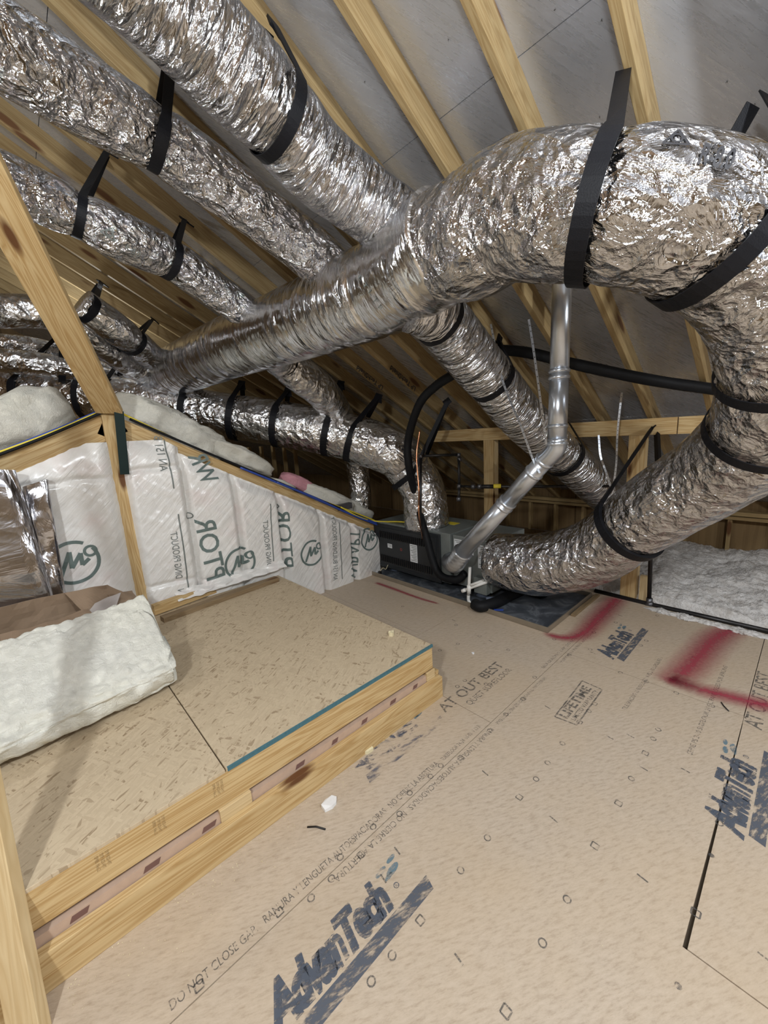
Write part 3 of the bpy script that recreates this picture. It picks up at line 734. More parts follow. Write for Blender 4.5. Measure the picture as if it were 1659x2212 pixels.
blob_batt('vault_batt', 'white wool batt lying over the vault left of the king post', vb(-0.42, 0.24, 2.42, 0.105, 0.22), hh=0.12, sd=3)
blob_batt('vault_batt', 'white wool batt slumped over the vault right of the king post', vb(0.38, 0.92, 2.42, 0.085, 0.2), hh=0.095, sd=5)
blob_batt('vault_batt', 'white wool batt on the vault slope with a torn square end', vb(0.74, 1.18, 2.38, 0.085, 0.16), hh=0.06, sd=8)
blob_batt('vault_batt', 'small white wool batt on the vault slope left of the pink piece', vb(1.13, 1.30, 2.36, 0.02, 0.14), hh=0.035, sd=9)
blob_batt('vault_batt', 'white wool batt on the vault slope right of the pink piece, under the cables', vb(1.36, 1.78, 2.36, 0.065, 0.14), hh=0.065, sd=11)
blob_batt('vault_batt', 'last white wool batt on the vault slope, beside the furnace return duct', vb(1.68, 2.0, 2.40, 0.085, 0.12), hh=0.06, sd=13)
blob_batt('pink_insulation', 'scrap of pink wool insulation lying on the white vault batts', vb(1.24, 1.47, 2.34, 0.09, 0.07), mat='pinkwool', hh=0.045, sd=15)
# far dim studs below the return duct
for i in range(5):
    x = 1.62 + i * 0.12; o = board('far_stud', (x, 3.6, 0.0), (x, 3.6, 0.95), 0.023, 0.04, M['rafter'], up=(0, 1, 0)); tag(o, f'dim far pine stud seen under the return duct, {ords[i]} from the left', 'stud', 'far studs under the return duct')

# ============================================================ PLATFORM
PZ = 0.215
pl = thing('plywood_platform', (0.3, 1.5, 0), 'low wooden storage platform topped with two flake board sheets', 'platform')
MB().box((0.2515, 0.912, PZ - 0.010), (1.030, 2.105, PZ)).build('deck_panel', M['osb'], pl, bevel=.0008)
MB().box((-1.3, 0.912, PZ - 0.010), (0.2485, 2.105, PZ - .001)).build('deck_panel', M['osb'], pl, bevel=.0008)
MB().box((0.255, 0.9105, PZ - 0.0095), (1.031, 0.9165, PZ + 0.0006)).build('painted_edge', M['bluepaint'], pl)
board('frame_board', (-1.3, 0.9225, PZ - 0.0525), (1.028, 0.9225, PZ - 0.0525), 0.021, 0.085, M['pine'], parent=pl)
board('frame_board', (1.018, 0.934, PZ - 0.0525), (1.018, 2.10, PZ - 0.0525), 0.020, 0.085, M['pine_pale'], parent=pl)
board('sill_board', (-1.3, 0.8960, 0.0425), (1.050, 0.8960, 0.0425), 0.021, 0.085, M['pine'], parent=pl)
board('sill_board', (1.046, 0.908, 0.05), (1.046, 1.08, 0.05), 0.020, 0.10, M['pine'], parent=pl)
MB().box((-1.3, 0.909, 0.0), (1.034, 0.935, 0.1065)).build('ledge_strip', M['ledge'], pl)
for x0, x1 in ((0.22, 0.30), (0.985, 1.030)): MB().box((x0, 0.904, 0.0855), (x1, 0.934, 0.119)).build('spacer_block', M['pine_pale'], pl, bevel=.001)
MB().box((-1.28, 0.937, 0), (1.0, 2.09, PZ - .012)).build('core', M['seam'], pl)
rr = random.Random(5); st_m = m_flat('brown_stamp_ink', (0.17, 0.09, 0.075), 0.8)
for i in range(9):
    x = -0.08 + i * 0.125 + rr.uniform(-.01, .01); L = rr.uniform(.02, .032)
    if 0.2 < x < .3: continue
    m = MB(); m.face([(x, 0.9085, 0.088), (x + L, 0.9085, 0.088), (x + L + .006, .9085, 0.102), (x + .006, .9085, .102)]); m.build('brown_stamp', st_m, pl)
gi = m_flat('brown_grade_ink', (0.27, 0.18, 0.08), 0.8)
for x in (-.02, .085, .215):
    m = MB()
    for j in range(3): add_text(m, 'SPIB: No.2' if j == 0 else 'SYP KD-HT', 0.009, (x + .009 * j, 0.9115, PZ - .02), V((0, 0, -1)), V((1, 0, 0)), width=.036)
    m.build('printed_stamp', gi, pl, fix=False)
# two thin boards at the back of the platform
a, b = at(350, 1338, Z=PZ + .012), at(598, 1250, Z=PZ + .012)
o = board('loose_board', a, b, 0.045, 0.024, M['pine_old']); tag(o, 'weathered grey pine board lying along the back edge of the platform', 'board')
a, b = at(335, 1322, Z=PZ + .03), at(516, 1256, Z=PZ + .03)
o = board('loose_board', a + V((0, .035, 0)), b + V((0, .035, 0)), 0.03, 0.05, M['pine']); tag(o, 'shorter yellow pine board leaning behind the weathered board on the platform', 'board')

# foreground stud and the sloping brace
a = V((-0.152, 0.838, -0.0)); b = at(-42, 1655, d=0.62 * 1.0)
ft = at(62, 2212, d=0.70); tp = at(-40, 1690, d=0.74); dr = (tp - ft).normalized()
zf = ft - dr * (ft.z / dr.z)
o = board('near_stud', zf, zf + dr * 1.6, 0.053, 0.024, M['pine_pale'], up=(-0.55, -0.8, 0.0)); tag(o, 'pale pine stud in the near left foreground, beside the platform corner', 'stud')
p2 = V((0.345, GY - 0.045, 1.165)); p1 = at(85, 600, d=1.19)
dr = (p1 - p2).normalized(); o = board('sloping_brace', p2 + dr * .0, p2 + dr * 1.45, 0.100, 0.023, M['pine'], up=(-.35, -.75, -.4)); tag(o, 'knotty pine brace sloping down from upper left to the top of the king post', 'brace')

# thick white batt on the platform
def big_batt(u, v):
    # u along X, v round the section (0..1): front-bottom -> top edge -> back -> bottom
    x = -0.62 + 0.895 * u + 0.02 * noise.noise(V((v * 8, 3, u * 0.1)))
    th = 2 * math.pi * v; ca, sa = math.cos(th), math.sin(th); ca = math.copysign(abs(ca) ** .3, ca); sa = math.copysign(abs(sa) ** .3, sa)
    hw, hh = 0.178, 0.046
    along = V((0, 0.90, 0.44)).normalized(); nrm = V((0, -0.44, 0.90)).normalized()
    c = V((x, 1.375 - max(0, .27 - x) * .12, PZ + 0.008)) + along * hw + nrm * hh
    q = V((x * 5, ca * 1.3, sa)); k = 0.020 * noise.noise(q) + 0.013 * noise.noise(q * 3.1) + 0.009 * noise.noise(q * 9)
    e = 1.0 if 0.012 < u < 0.988 else (0.86 if 0 < u < 1 else 0.0)
    if u > 0.96: x += 0.02 * noise.noise(V((ca * 4, sa * 4, 7))); c.x = x
    return c + along * (ca * (hw + k * .7) * e) + nrm * (sa * (hh + (k if sa > 0 else 0)) * e)
m = MB(); m.grid(big_batt, 150, 90, close=True); o = m.build('glass_wool_batt', M['batt'], smooth=True); tag(o, 'thick white glass wool batt leaning on the cardboard box on the platform', 'insulation')
# crushed cardboard box
M['lining'] = m_flat('grey_paper_lining', (.42, .38, .36), .8)
cb = thing('cardboard_box', (-0.15, 1.9, PZ), 'crushed open brown cardboard box behind the white batt', 'box')
def sheet(pts, nm, par, mat, amp=0.008, nu=16, nv=10, th=0.003, sd=0):
    A, B, C_, D_ = [V(p) for p in pts]; nn = (B - A).cross(D_ - A).normalized(); m = MB()
    def f(u, v):
        p = (A.lerp(B, u)).lerp(D_.lerp(C_, u), v); return p + nn * amp * (noise.noise(p * 9 + V((sd, 0, 0))) + .4 * noise.noise(p * 25)) * 2
    m.grid(f, nu, nv); o = m.build(nm, mat, par, smooth=False)
    s = o.modifiers.new('thick', 'SOLIDIFY'); s.thickness = th * S; return o
ql, qr = at(0, 1310, Y=1.93), at(228, 1263, Y=1.93); ql = ql + (ql - qr) * 1.6
fl_z = .375
sheet([(-.75, 1.775, PZ + .003), (.22, 1.77, PZ + .003), (.23, 1.765, .385), (-.75, 1.775, .375)], 'front_panel', cb, M['card'], sd=1)
sheet([(ql.x, 1.93, PZ + .003), (.19, 1.93, PZ + .003), (qr.x, 1.93, qr.z), (ql.x, 1.93, ql.z)], 'back_panel', cb, M['card'], .008, 40, 12, sd=2)
sheet([(.22, 1.77, PZ + .003), (.19, 1.93, PZ + .003), (.17, 1.93, .37), (.22, 1.77, .38)], 'side_panel', cb, M['card'], .012, sd=3)
def fp8(*q): return [at(x, y, Y=Y) for x, y, Y in q]
sheet(fp8((140, 1283, 1.925), (232, 1262, 1.925), (292, 1292, 1.86), (190, 1335, 1.85)), 'flap', cb, M['card'], .010, sd=4)
sheet(fp8((0, 1392, 1.80), (205, 1338, 1.80), (190, 1318, 1.86), (0, 1372, 1.86)), 'flap', cb, M['card'], .008, sd=5)
sheet(fp8((228, 1290, 1.87), (285, 1276, 1.90), (300, 1298, 1.84), (246, 1318, 1.84)), 'flap', cb, M['card'], .016, sd=6)
sheet(fp8((165, 1342, 1.80), (250, 1318, 1.80), (262, 1288, 1.85), (205, 1300, 1.85)), 'torn_paper_lining', cb, M['lining'], .012, sd=7)
# two foil faced sheets against the wall
def foil_slab(pts, th, nm, lb, sd):
    A, B, C_, D_ = [V(p) for p in pts]; nn = (B - A).cross(D_ - A).normalized(); m = MB()
    if nn.y > 0: nn = -nn
    def f(u, v):
        # v runs round the cross-section
        th_ = 2 * math.pi * v; ca, sa = math.cos(th_), math.sin(th_); ca = math.copysign(abs(ca) ** .22, ca); sa = math.copysign(abs(sa) ** .45, sa)
        s = ca * .5 + .5; L = A.lerp(D_, u); Rr = B.lerp(C_, u); p = L.lerp(Rr, s)
        q = V((s * 5, u * 3, sd)); k = 0.016 * noise.noise(q) + .006 * noise.noise(q * 3.1)
        return p + nn * (sa * th / 2 + k)
    m.grid(f, 90, 48, close=True)
    a_ = MB(); o = m.build(nm, M['foilbag'], smooth=True, uvscale=(1.3, 0.8)); tag(o, lb, 'insulation'); return o
M['foilbag'] = m_foil('foil_wrap_bag', 0.35, 0.30, 0.16, (0.62, 0.62, 0.66), aniso=(0.55, 2.0))
def g_(x, y, Y): p = at(x, y, Y=Y); return p
foil_slab([g_(150, 1330, 2.04), g_(118, 1335, 2.04), g_(48, 1052, 2.07), g_(103, 1035, 2.07)], .05, 'foil_faced_roll', 'narrow silver foil roll standing against the wall batts, right of the wide foil bag', 2)
foil_slab([g_(-160, 1350, 1.99), g_(132, 1340, 1.99), g_(34, 1016, 2.03), g_(-160, 1010, 2.03)], .06, 'foil_bag', 'wide glossy silver foil bag standing at the left edge behind the box', 4)

# ============================================================ DUCTS
def duct(name, lb, pts, rads, mat, step=0.012, n=84, pinch=(), amp=1.0, flat=1.0, parent=None, seed=0, rib=0.0, tagit=True, cat='duct', grp=None):
    P, Rr = spline(pts, step, rads); fr = frames(P); N = len(P); m = MB(); cum = [0]
    for a, b in zip(P[:-1], P[1:]): cum.append(cum[-1] + (b - a).length)
    base = 0
    pin = [(V(c), w_, k) for c, w_, k in pinch]
    for i in range(N):
        t, a, b = fr[i]; p = P[i]; r0 = Rr[i]; k = 1.0
        for c, w_, kk in pin: k -= kk * math.exp(-((p - c).length / w_) ** 2)
        for j in range(n):
            th = 2 * math.pi * j / n; dv = a * math.cos(th) + b * math.sin(th)
            q = V((math.cos(th) * 1.2, math.sin(th) * 1.2, cum[i] * 5 + seed * 7))
            d = 0.035 * noise.noise(q * .9) + 0.02 * noise.noise(V((q.x * 2.6, q.y * 2.6, q.z * 2.2)))
            rg = 1 - abs(noise.noise(V((q.x * 2.2, q.y * 2.2, cum[i] * 30 + seed + 3 * noise.noise(q * 1.5))))) * 2
            d += 0.012 * rg * amp + 0.008 * amp * noise.noise(V((q.x * 9, q.y * 9, cum[i] * 45)))
            if rib: d += rib * math.sin(cum[i] * 2 * math.pi / 0.045 + 2.5 * noise.noise(q * 1.3))
            m.v.append(p + dv * (r0 * k * (1 + d * amp)))
    C_ = 2 * math.pi * sum(Rr) / len(Rr) * S
    for i in range(N - 1):
        for j in range(n):
            q = i * n + j; q2 = i * n + (j + 1) % n
            m.uv[len(m.f)] = ((C_ * j / n, cum[i] * S), (C_ * (j + 1) / n, cum[i] * S), (C_ * (j + 1) / n, cum[i + 1] * S), (C_ * j / n, cum[i + 1] * S))
            m.f.append((q, q2, q2 + n, q + n))
    m.f.append(tuple(reversed(range(n)))); m.f.append(tuple((N - 1) * n + j for j in range(n)))
    o = m.build(name, M[mat], parent, smooth=True)
    if tagit: tag(o, lb, cat, grp)
    return o
sn = [0]
def strap(c, tdir, r, anchor, lb, wd=0.030, th=0.0016, flap=True, n=30, grp='black hanging straps', slack=1.03):
    """black webbing: from the anchor on the roof timber, under the duct and back up"""
    c, t, A = V(c), V(tdir).normalized(), V(anchor)
    up = A - c; up = up - t * up.dot(t) * 1.0; L = up.length; u = up.normalized(); s = t.cross(u).normalized(); r = r * slack
    pts = []
    if L > r * 1.02:
        al = math.acos(r / L)      # angle from the up direction to the tangent point
        start = [A + s * 0.012]; end = [A - s * 0.012]
        span = [al + (2 * math.pi - 2 * al) * i / n for i in range(n + 1)]
        ringp = [c + u * (math.cos(q) * r) + s * (math.sin(q) * r) for q in span]
        ringp[0:0] = [start[0].lerp(ringp[0], f) for f in (0, .25, .5, .75)]
        ringp += [ringp[-1].lerp(end[0], f) for f in (.25, .5, .75, 1)]
        pts = ringp
    else: pts = [c + u * (math.cos(2 * math.pi * i / n) * r) + s * (math.sin(2 * math.pi * i / n) * r) for i in range(n + 1)]
    m = MB(); base = 0; N = len(pts)
    for i, p in enumerate(pts):
        d = (pts[min(i + 1, N - 1)] - pts[max(i - 1, 0)]).normalized(); f = i / (N - 1)
        tw = t if 0.1 < f < 0.9 else (t * 0.8 + s * 0.1).normalized()
        nn = d.cross(tw).normalized(); ww = wd * (1 if 0.12 < f < 0.88 else 0.8)
        m.v += [p + tw * ww / 2 + nn * th, p - tw * ww / 2 + nn * th, p - tw * ww / 2 - nn * th, p + tw * ww / 2 - nn * th]
    for i in range(N - 1):
        a = 4 * i
        for k in range(4): m.f.append((a + k, a + (k + 1) % 4, a + 4 + (k + 1) % 4, a + 4 + k))
    m.f.append((0, 1, 2, 3)); m.f.append((4 * N - 1, 4 * N - 2, 4 * N - 3, 4 * N - 4))
    if flap and L > r * 1.02:
        k = A + u * .01; q1 = t * wd * .55; dn = (u * -0.045 + s * 0.02)
        for (p, q, w_) in ((k + u * .012, k - u * .03 + s * .016, 1.0), (k + u * .006, k + dn + t * .02, .8)):
            d = (q - p).normalized(); nn = d.cross(t).normalized() * 0.003; b = len(m.v)
            m.v += [p + q1 * w_ + nn, p - q1 * w_ + nn, p - q1 * w_ - nn, p + q1 * w_ - nn, q + q1 * w_ + nn, q - q1 * w_ + nn, q - q1 * w_ - nn, q + q1 * w_ - nn]
            for f in ((0, 1, 2, 3), (7, 6, 5, 4), (0, 4, 5, 1), (1, 5, 6, 2), (2, 6, 7, 3), (3, 7, 4, 0)): m.f.append(tuple(b + i for i in f))
    o = m.build('hanging_strap', M['black'], smooth=False); tag(o, lb, 'strap', grp); return o

A = at
# main supply duct from the furnace up and over to the trunk
P1 = [(1.93, 1.20, .255), (1.93, 1.08, .262), (1.925, .92, .285), A(1275, 1195, d=1.88), A(1360, 1138, d=1.68), A(1446, 1080, d=1.50), A(1545, 1020, d=1.33), A(1650, 930, d=1.13), A(1700, 800, d=.98), A(1680, 650, d=.90), A(1570, 525, d=.85), A(1430, 468, d=.84), A(1300, 455, d=.87), A(1110, 465, d=1.0), (1.03, .70, 1.51), (1.035, .86, 1.53)]
R1 = [.150, .158, .160, .150, .142, .142, .140, .137, .137, .140, .140, .140, .141, .148, .155, .14]
duct('main_duct', 'huge crumpled foil duct curving from the furnace up and over the right side', P1, R1, 'foil_grid', seed=1, pinch=[(P1[4], .03, .06), (P1[12], .03, .05), (P1[7], .03, .06), (P1[8], .03, .05)], n=120)
# trunk
T = [(1.035, .80, 1.53), (1.05, 1.05, 1.50), (1.03, 1.4, 1.495), (.985, 1.8, 1.49), (.93, 2.12, 1.484), (.875, 2.55, 1.47), (.83, 2.95, 1.458), (.80, 3.25, 1.44)]
duct('trunk_duct', 'smooth taped silver trunk duct running back from the wye under the rafters', T, [.155, .155, .152, .15, .148, .146, .144, .12], 'foil_smooth', seed=2, amp=.35, pinch=[((1.05, 1.12, 1.50), .02, .05)])
# branches rising to the upper left
B1 = [A(0, -330, d=.62), A(190, -150, d=.70), A(352, 0, d=.80), A(480, 130, d=.90), A(590, 240, d=1.0), A(680, 350, d=1.12), A(790, 440, d=1.22), A(880, 510, d=1.27), (1.02, .98, 1.515)]
duct('branch_duct', 'widest crumpled foil branch duct crossing the top left of the photo', B1, [.092, .094, .096, .102, .104, .102, .098, .10, .115], 'foil_rib', seed=3, pinch=[(A(597, 250, d=1.0), .03, .10)])
B2 = [A(-220, -70, d=.80), A(0, 95, d=.92), A(150, 190, d=1.02), A(335, 300, d=1.16), A(480, 400, d=1.28), A(620, 505, d=1.42), A(715, 590, d=1.50), (1.03, 1.32, 1.50)]
duct('branch_duct', 'long foil branch duct below the widest one, strapped once in black', B2, [.092, .092, .092, .088, .086, .088, .092, .10], 'foil', seed=4, pinch=[(A(340, 300, d=1.16), .03, .10)])
B3 = [A(-60, 360, d=1.15), A(40, 405, d=1.22), A(170, 465, d=1.32), A(270, 515, d=1.42), A(365, 558, d=1.55), A(470, 630, d=1.72), A(550, 695, d=1.88), (.95, 1.98, 1.485)]
duct('branch_duct', 'slimmer foil branch duct with two black straps left of the trunk', B3, [.078, .078, .076, .080, .078, .074, .078, .08], 'foil', seed=5, pinch=[(A(172, 468, d=1.32), .03, .15), (A(365, 558, d=1.55), .03, .10)])
B4 = [A(175, 655, d=1.95), A(230, 695, d=2.05), A(285, 735, d=2.2), A(340, 780, d=2.45), (.85, 2.8, 1.46)]
duct('branch_duct', 'short foil branch duct right of the brace joining the trunk end', B4, [.075, .082, .08, .075, .08], 'foil_far', seed=6, pinch=[(A(285, 735, d=2.2), .03, .1)])
B5 = [A(-80, 668, d=1.75), A(0, 672, d=1.85), A(90, 675, d=1.95), A(160, 705, d=2.05), A(230, 755, d=2.2), A(300, 800, d=2.45), (.82, 3.02, 1.44)]
duct('branch_duct', 'foil branch duct passing behind the brace, lowest joining the trunk end', B5, [.074, .074, .074, .070, .066, .07, .08], 'foil_far', seed=7)
B6 = [A(-80, 740, d=2.3), A(20, 745, d=2.4), A(100, 757, d=2.5), A(180, 785, d=2.65), A(250, 815, d=2.85)]
duct('branch_duct', 'dim narrow foil duct at the left edge above the bright one', B6, [.06, .06, .06, .06, .06], 'foil_far', seed=8)
B7 = [A(-80, 772, d=2.15), A(20, 780, d=2.25), A(110, 790, d=2.35), A(200, 810, d=2.5), A(280, 828, d=2.7)]
duct('branch_duct', 'bright narrow foil duct at the left edge just above the return duct', B7, [.066, .066, .064, .06, .06], 'foil_far', seed=9)
# return duct
RT = [A(-90, 850, d=2.45), A(60, 850, d=2.5), A(190, 858, d=2.55), A(330, 872, d=2.6), A(450, 892, d=2.65), A(600, 915, d=2.65), A(720, 936, d=2.64), A(800, 958, d=2.63), A(862, 985, d=2.62), (1.90, 1.87, .80), (1.965, 1.775, .62), (1.98, 1.76, .37)]
duct('return_duct', 'long foil return duct running behind the gable and elbowing down to the furnace', RT, [.14, .14, .14, .14, .145, .15, .152, .155, .155, .15, .145, .15], 'foil_far', seed=10, amp=.8, n=96, pinch=[(A(760, 950, d=2.63), .03, .04), (A(505, 900, d=2.65), .03, .04)])
X1_ = [(.985, 1.75, 1.44), A(600, 775, d=2.08), A(655, 815, d=2.25), A(700, 852, d=2.4), A(745, 920, d=2.75), A(770, 1000, d=3.0), A(778, 1060, d=3.05), A(780, 1110, d=3.1)]
duct('branch_duct', 'foil branch duct dropping from beneath the trunk behind the return duct', X1_, [.07, .085, .10, .10, .09, .085, .08, .08], 'foil_far', seed=11, pinch=[(A(615, 780, d=2.12), .025, .12)])
X2_ = [(1.06, .98, 1.42), A(920, 665, d=1.36), A(960, 700, d=1.46), A(1010, 762, d=1.56), A(1062, 822, d=1.66), A(1130, 905, d=1.82), A(1200, 970, d=2.02), A(1280, 1045, d=2.25), A(1330, 1095, d=2.45), A(1370, 1135, d=2.65)]
duct('branch_duct', 'foil branch duct dropping right from beneath the wye, passing behind the flue pipe', X2_, [.09, .095, .098, .10, .10, .10, .10, .10, .10, .10], 'foil_rib', seed=12, rib=.006, pinch=[(A(950, 690, d=1.43), .025, .08), (A(1062, 822, d=1.66), .025, .08)])
# printed marks on the big duct
from mathutils.bvhtree import BVHTree
def on_duct(o, s, p0, p1, size, mat='filmink2', bold=0.0, kind='text'):
    bv = BVHTree.FromPolygons([v.co.copy() for v in o.data.vertices], [tuple(p.vertices) for p in o.data.polygons]); C0 = V((0, 0, S))
    def hit(px, py):
        h = bv.ray_cast(C0, ray(px, py).normalized()); return h[0], h[1]
    a, na = hit(*p0); b, _ = hit(*p1)
    if a is None or b is None: return
    if na.dot(a - C0) > 0: na = -na
    dx = (b - a).normalized(); dy = na.cross(dx).normalized(); L = (b - a).length
    m = MB(); a_ = a / S
    def pr(p):
        dr = (p * S - C0).normalized(); loc = bv.ray_cast(C0, dr)[0]
        if loc is None: loc = p * S
        return (loc - dr * 0.006) / S
    if kind == 'text': add_text(m, s, size, a_, dx, dy, width=L / S, fn=pr, bold=bold, sub=2)
    else:
        w_ = L / S; c = a_ + dx * w_ / 2 + dy * w_ * .3
        ring2(m, c, dx, dy, w_ * .20, w_ * .09, 20, fn=pr); stroke2(m, [a_, a_ + dx * w_ * .5 + dy * w_ * .72, a_ + dx * w_, a_], w_ * .09, na, fn=pr, sub=6)
    m.build('printed_text' if kind == 'text' else 'printed_logo', M[mat], o, fix=False)
DO = bpy.data.objects
on_duct(DO['main_duct'], 'R-8.0', (1505, 352), (1578, 366), .046, 'ink', bold=.02); on_duct(DO['main_duct'], '16"', (1530, 318), (1556, 323), .02, 'ink')
on_duct(DO['main_duct'], '', (1432, 308), (1490, 312), 0, 'ink', kind='logo')
on_duct(DO['branch_duct.002'], 'R-8.0', (268, 538), (300, 556), .03, 'filmink2'); on_duct(DO['branch_duct.002'], '', (216, 500), (248, 522), 0, 'filmink2', kind='logo')
on_duct(DO['branch_duct.003'], '', (228, 732), (246, 742), 0, 'ink', kind='logo'); on_duct(DO['branch_duct.002'], '', (505, 690), (530, 700), 0, 'ink', kind='logo')
on_duct(DO['trunk_duct'], 'L T L T F', (772, 598), (820, 672), .02, 'filmink2')

# ============================================================ STRAPS
def dirp(a, b): return (V(b) - V(a)).normalized()
strap(A(597, 250, d=1.0), dirp(B1[2], B1[4]), .098, at_roof(588, 62), 'black strap around the widest branch duct, tied high on a rafter', wd=.030)
strap(A(342, 300, d=1.16), dirp(B2[2], B2[4]), .082, at_roof(372, 90), 'black strap around the long branch duct below the widest one', wd=.032)
strap(A(170, 466, d=1.32), dirp(B3[1], B3[3]), .066, at_roof(232, 330), 'black strap with a loose tail on the slim branch duct, nearer the brace', wd=.026)
strap(A(367, 560, d=1.55), dirp(B3[3], B3[5]), .072, at_roof(396, 478), 'black strap on the slim branch duct, nearer the trunk', wd=.027)
strap(A(188, 665, d=1.96), dirp(B4[0], B4[2]), .070, at_roof(216, 612), 'black strap just right of the brace, on the short branch duct', wd=.034)
strap(A(285, 737, d=2.2), dirp(B4[1], B4[3]), .074, at_roof(328, 690), 'black strap on the short branch duct beside the trunk end', wd=.030)
for px, py, ax, ay, wd, lb in ((62, 850, 130, 725, .030, 'black strap at the far left of the return duct'), (190, 858, 150, 735, .026, 'black strap on the return duct left of the brace foot'), (250, 862, 254, 790, .026, 'black strap on the return duct just right of the brace'),
        (412, 884, 430, 828, .030, 'black strap on the return duct right of the trunk end'), (510, 900, 522, 830, .030, 'black strap on the return duct, second right of the trunk end'), (603, 915, 622, 845, .030, 'black strap on the return duct below the far branch duct'),
        (712, 935, 736, 830, .032, 'black strap hanging from a rafter over the middle of the return duct'), (765, 948, 817, 858, .032, 'black strap on the return duct, last one before the elbow')):
    c = A(px, py, d=2.5 + min(.14, (px - 60) * .0004)); i = min(range(len(RT)), key=lambda k: (V(RT[k]) - c).length); i = min(max(i, 1), len(RT) - 2)
    an = A(ax, ay, d=c.dot(V(R[2])) - V((0, 0, 1)).dot(V(R[2])) - .02)
    strap(c, dirp(RT[i - 1], RT[i + 1]), .150 if px > 300 else .142, an, lb, wd=wd * 1.3, th=.003)
strap((1.93, 1.83, .73), (.35, -.45, -.8), .158, A(966, 868, d=2.45), 'long black strap slung around the return duct elbow above the furnace', wd=.034)
strap(A(133, 800, d=2.4), dirp(B7[1], B7[3]), .068, A(135, 722, d=2.38), 'black strap on the bright narrow duct left of the brace', wd=.034)
strap(A(615, 782, d=2.12), dirp(X1_[0], X1_[2]), .075, A(622, 752, d=2.1) + V((0, 0, .05)), 'black strap just below the trunk on the dropping far branch', wd=.03, flap=False)
strap(A(720, 880, d=2.62), V((.6, -.2, -.7)), .075, A(737, 832, d=2.6), 'black strap holding the far branch duct where it passes behind the return duct', wd=.03, flap=False)
strap(A(948, 690, d=1.43), dirp(X2_[1], X2_[3]), .092, A(955, 560, d=1.35) + V((.05, .0, .05)), 'black strap near the top of the branch duct dropping from the wye', wd=.028, flap=False)
strap(A(1062, 822, d=1.66), dirp(X2_[3], X2_[5]), .094, A(1075, 735, d=1.62), 'black strap with a curled end halfway down the branch duct dropping from the wye', wd=.026)
strap(A(1215, 985, d=2.06), dirp(X2_[5], X2_[7]), .104, A(1225, 915, d=2.1), 'black strap on the branch duct directly behind the flue elbow', wd=.03, flap=False)
strap(A(1290, 456, d=.875), dirp(P1[11], P1[13]) + V((-.12, .1, 0)), .143, at_roof(1345, 165), 'wide black strap over the big duct, left of the two in front of the sheathing', wd=.040, flap=False)
strap(A(1545, 512, d=.845), dirp(P1[9], P1[11]), .144, at_roof(1640, 215), 'wide black strap around the bend of the big duct near the right edge', wd=.040, flap=False)
strap(P1[8], dirp(P1[7], P1[9]), .138, P1[8] + V((.08, -.25, .2)), 'black strap around the big duct bend, upper of the two at the right edge', wd=.028, flap=False)
strap(P1[7], dirp(P1[6], P1[8]), .138, P1[7] + V((.1, -.25, .25)), 'black strap around the big duct bend, lower of the two at the right edge', wd=.028, flap=False)
strap(P1[4], dirp(P1[3], P1[5]), .142, A(1414, 925, d=2.05), 'black strap from the knee wall board around the lower big duct', wd=.034, th=.007)

# ============================================================ FLUE
fx, fy = 1.545, .692
fl_ = thing('flue_pipe', (1.75, 1.3, .1), 'silver metal flue pipe rising from the furnace side and up through the roof', 'flue pipe')
e0 = A(1203, 965, d=1.52); e2 = A(1000, 1192, d=2.10); e1 = e0.lerp(e2, .10); e3 = A(985, 1214, d=2.17); e4 = (1.84, 1.46, .215)
top = V((e0.x + .012, e0.y, roof_z(e0.x) + RD + .05))
def pipe(nm, pts, r, sm=True, par=fl_, mat='galv', n=32): return MB().tube(pts, r, n).build(nm, M[mat], par, smooth=sm)
m = MB(); m.tube([e0 + V((0, 0, .01)), e0.lerp(top, .36)], .034, 32); m.build('lower_pipe', M['galv'], fl_, smooth=True)
m = MB(); m.tube([e0.lerp(top, .33), top], .0335, 32); m.build('upper_pipe', M['galv'], fl_, smooth=True)
P, _ = spline([e0 + V((0, 0, .03)), e0, e0.lerp(e1, .5) + (e0 - e2).normalized() * .004 + V((0, 0, -.006)), e1, e1.lerp(e2, .06)], .008)
MB().tube(P, .0355, 32).build('adjustable_elbow', M['galv'], fl_, smooth=True)
MB().tube([e1, e1.lerp(e2, .40)], [.036, .037], 32).build('diagonal_pipe', M['galv'], fl_, smooth=True)
MB().tube([e1.lerp(e2, .38), e2], [.0385, .044], 32).build('diagonal_pipe', M['galv'], fl_, smooth=True)
P, _ = spline([e2, e3, e3.lerp(V(e4), .5) + V((0, 0, -.012)), V(e4)], .008)
MB().tube(P, [.050 + .003 * (i % 3 == 0) for i in range(len(P))], 32).build('furnace_elbow', M['galv'], fl_, smooth=True)
def band(p, d, r, w_=.007, h=.003): d = V(d).normalized(); MB().tube([p - d * w_, p - d * w_ * .4, p + d * w_ * .4, p + d * w_], [r, r + h, r + h, r], 32).build('joint_ring', M['galv'], fl_, smooth=True)
dd = e2 - e1
for q in (.33, .36, .10): band(e0.lerp(top, q), top - e0, .035)
band(e0 + V((0, 0, .012)), (0, 0, 1), .036); band(e1, dd, .037); band(e1.lerp(e2, .10), dd, .037); band(e1.lerp(e2, .38), dd, .039); band(e1.lerp(e2, .42), dd, .040)
m = MB(); m.tube([V(e4) - V((.012, 0.0, 0)), V(e4) + V((.02, .0, 0))], .052, 24); m.build('black_collar', M['iron'], fl_, smooth=True)
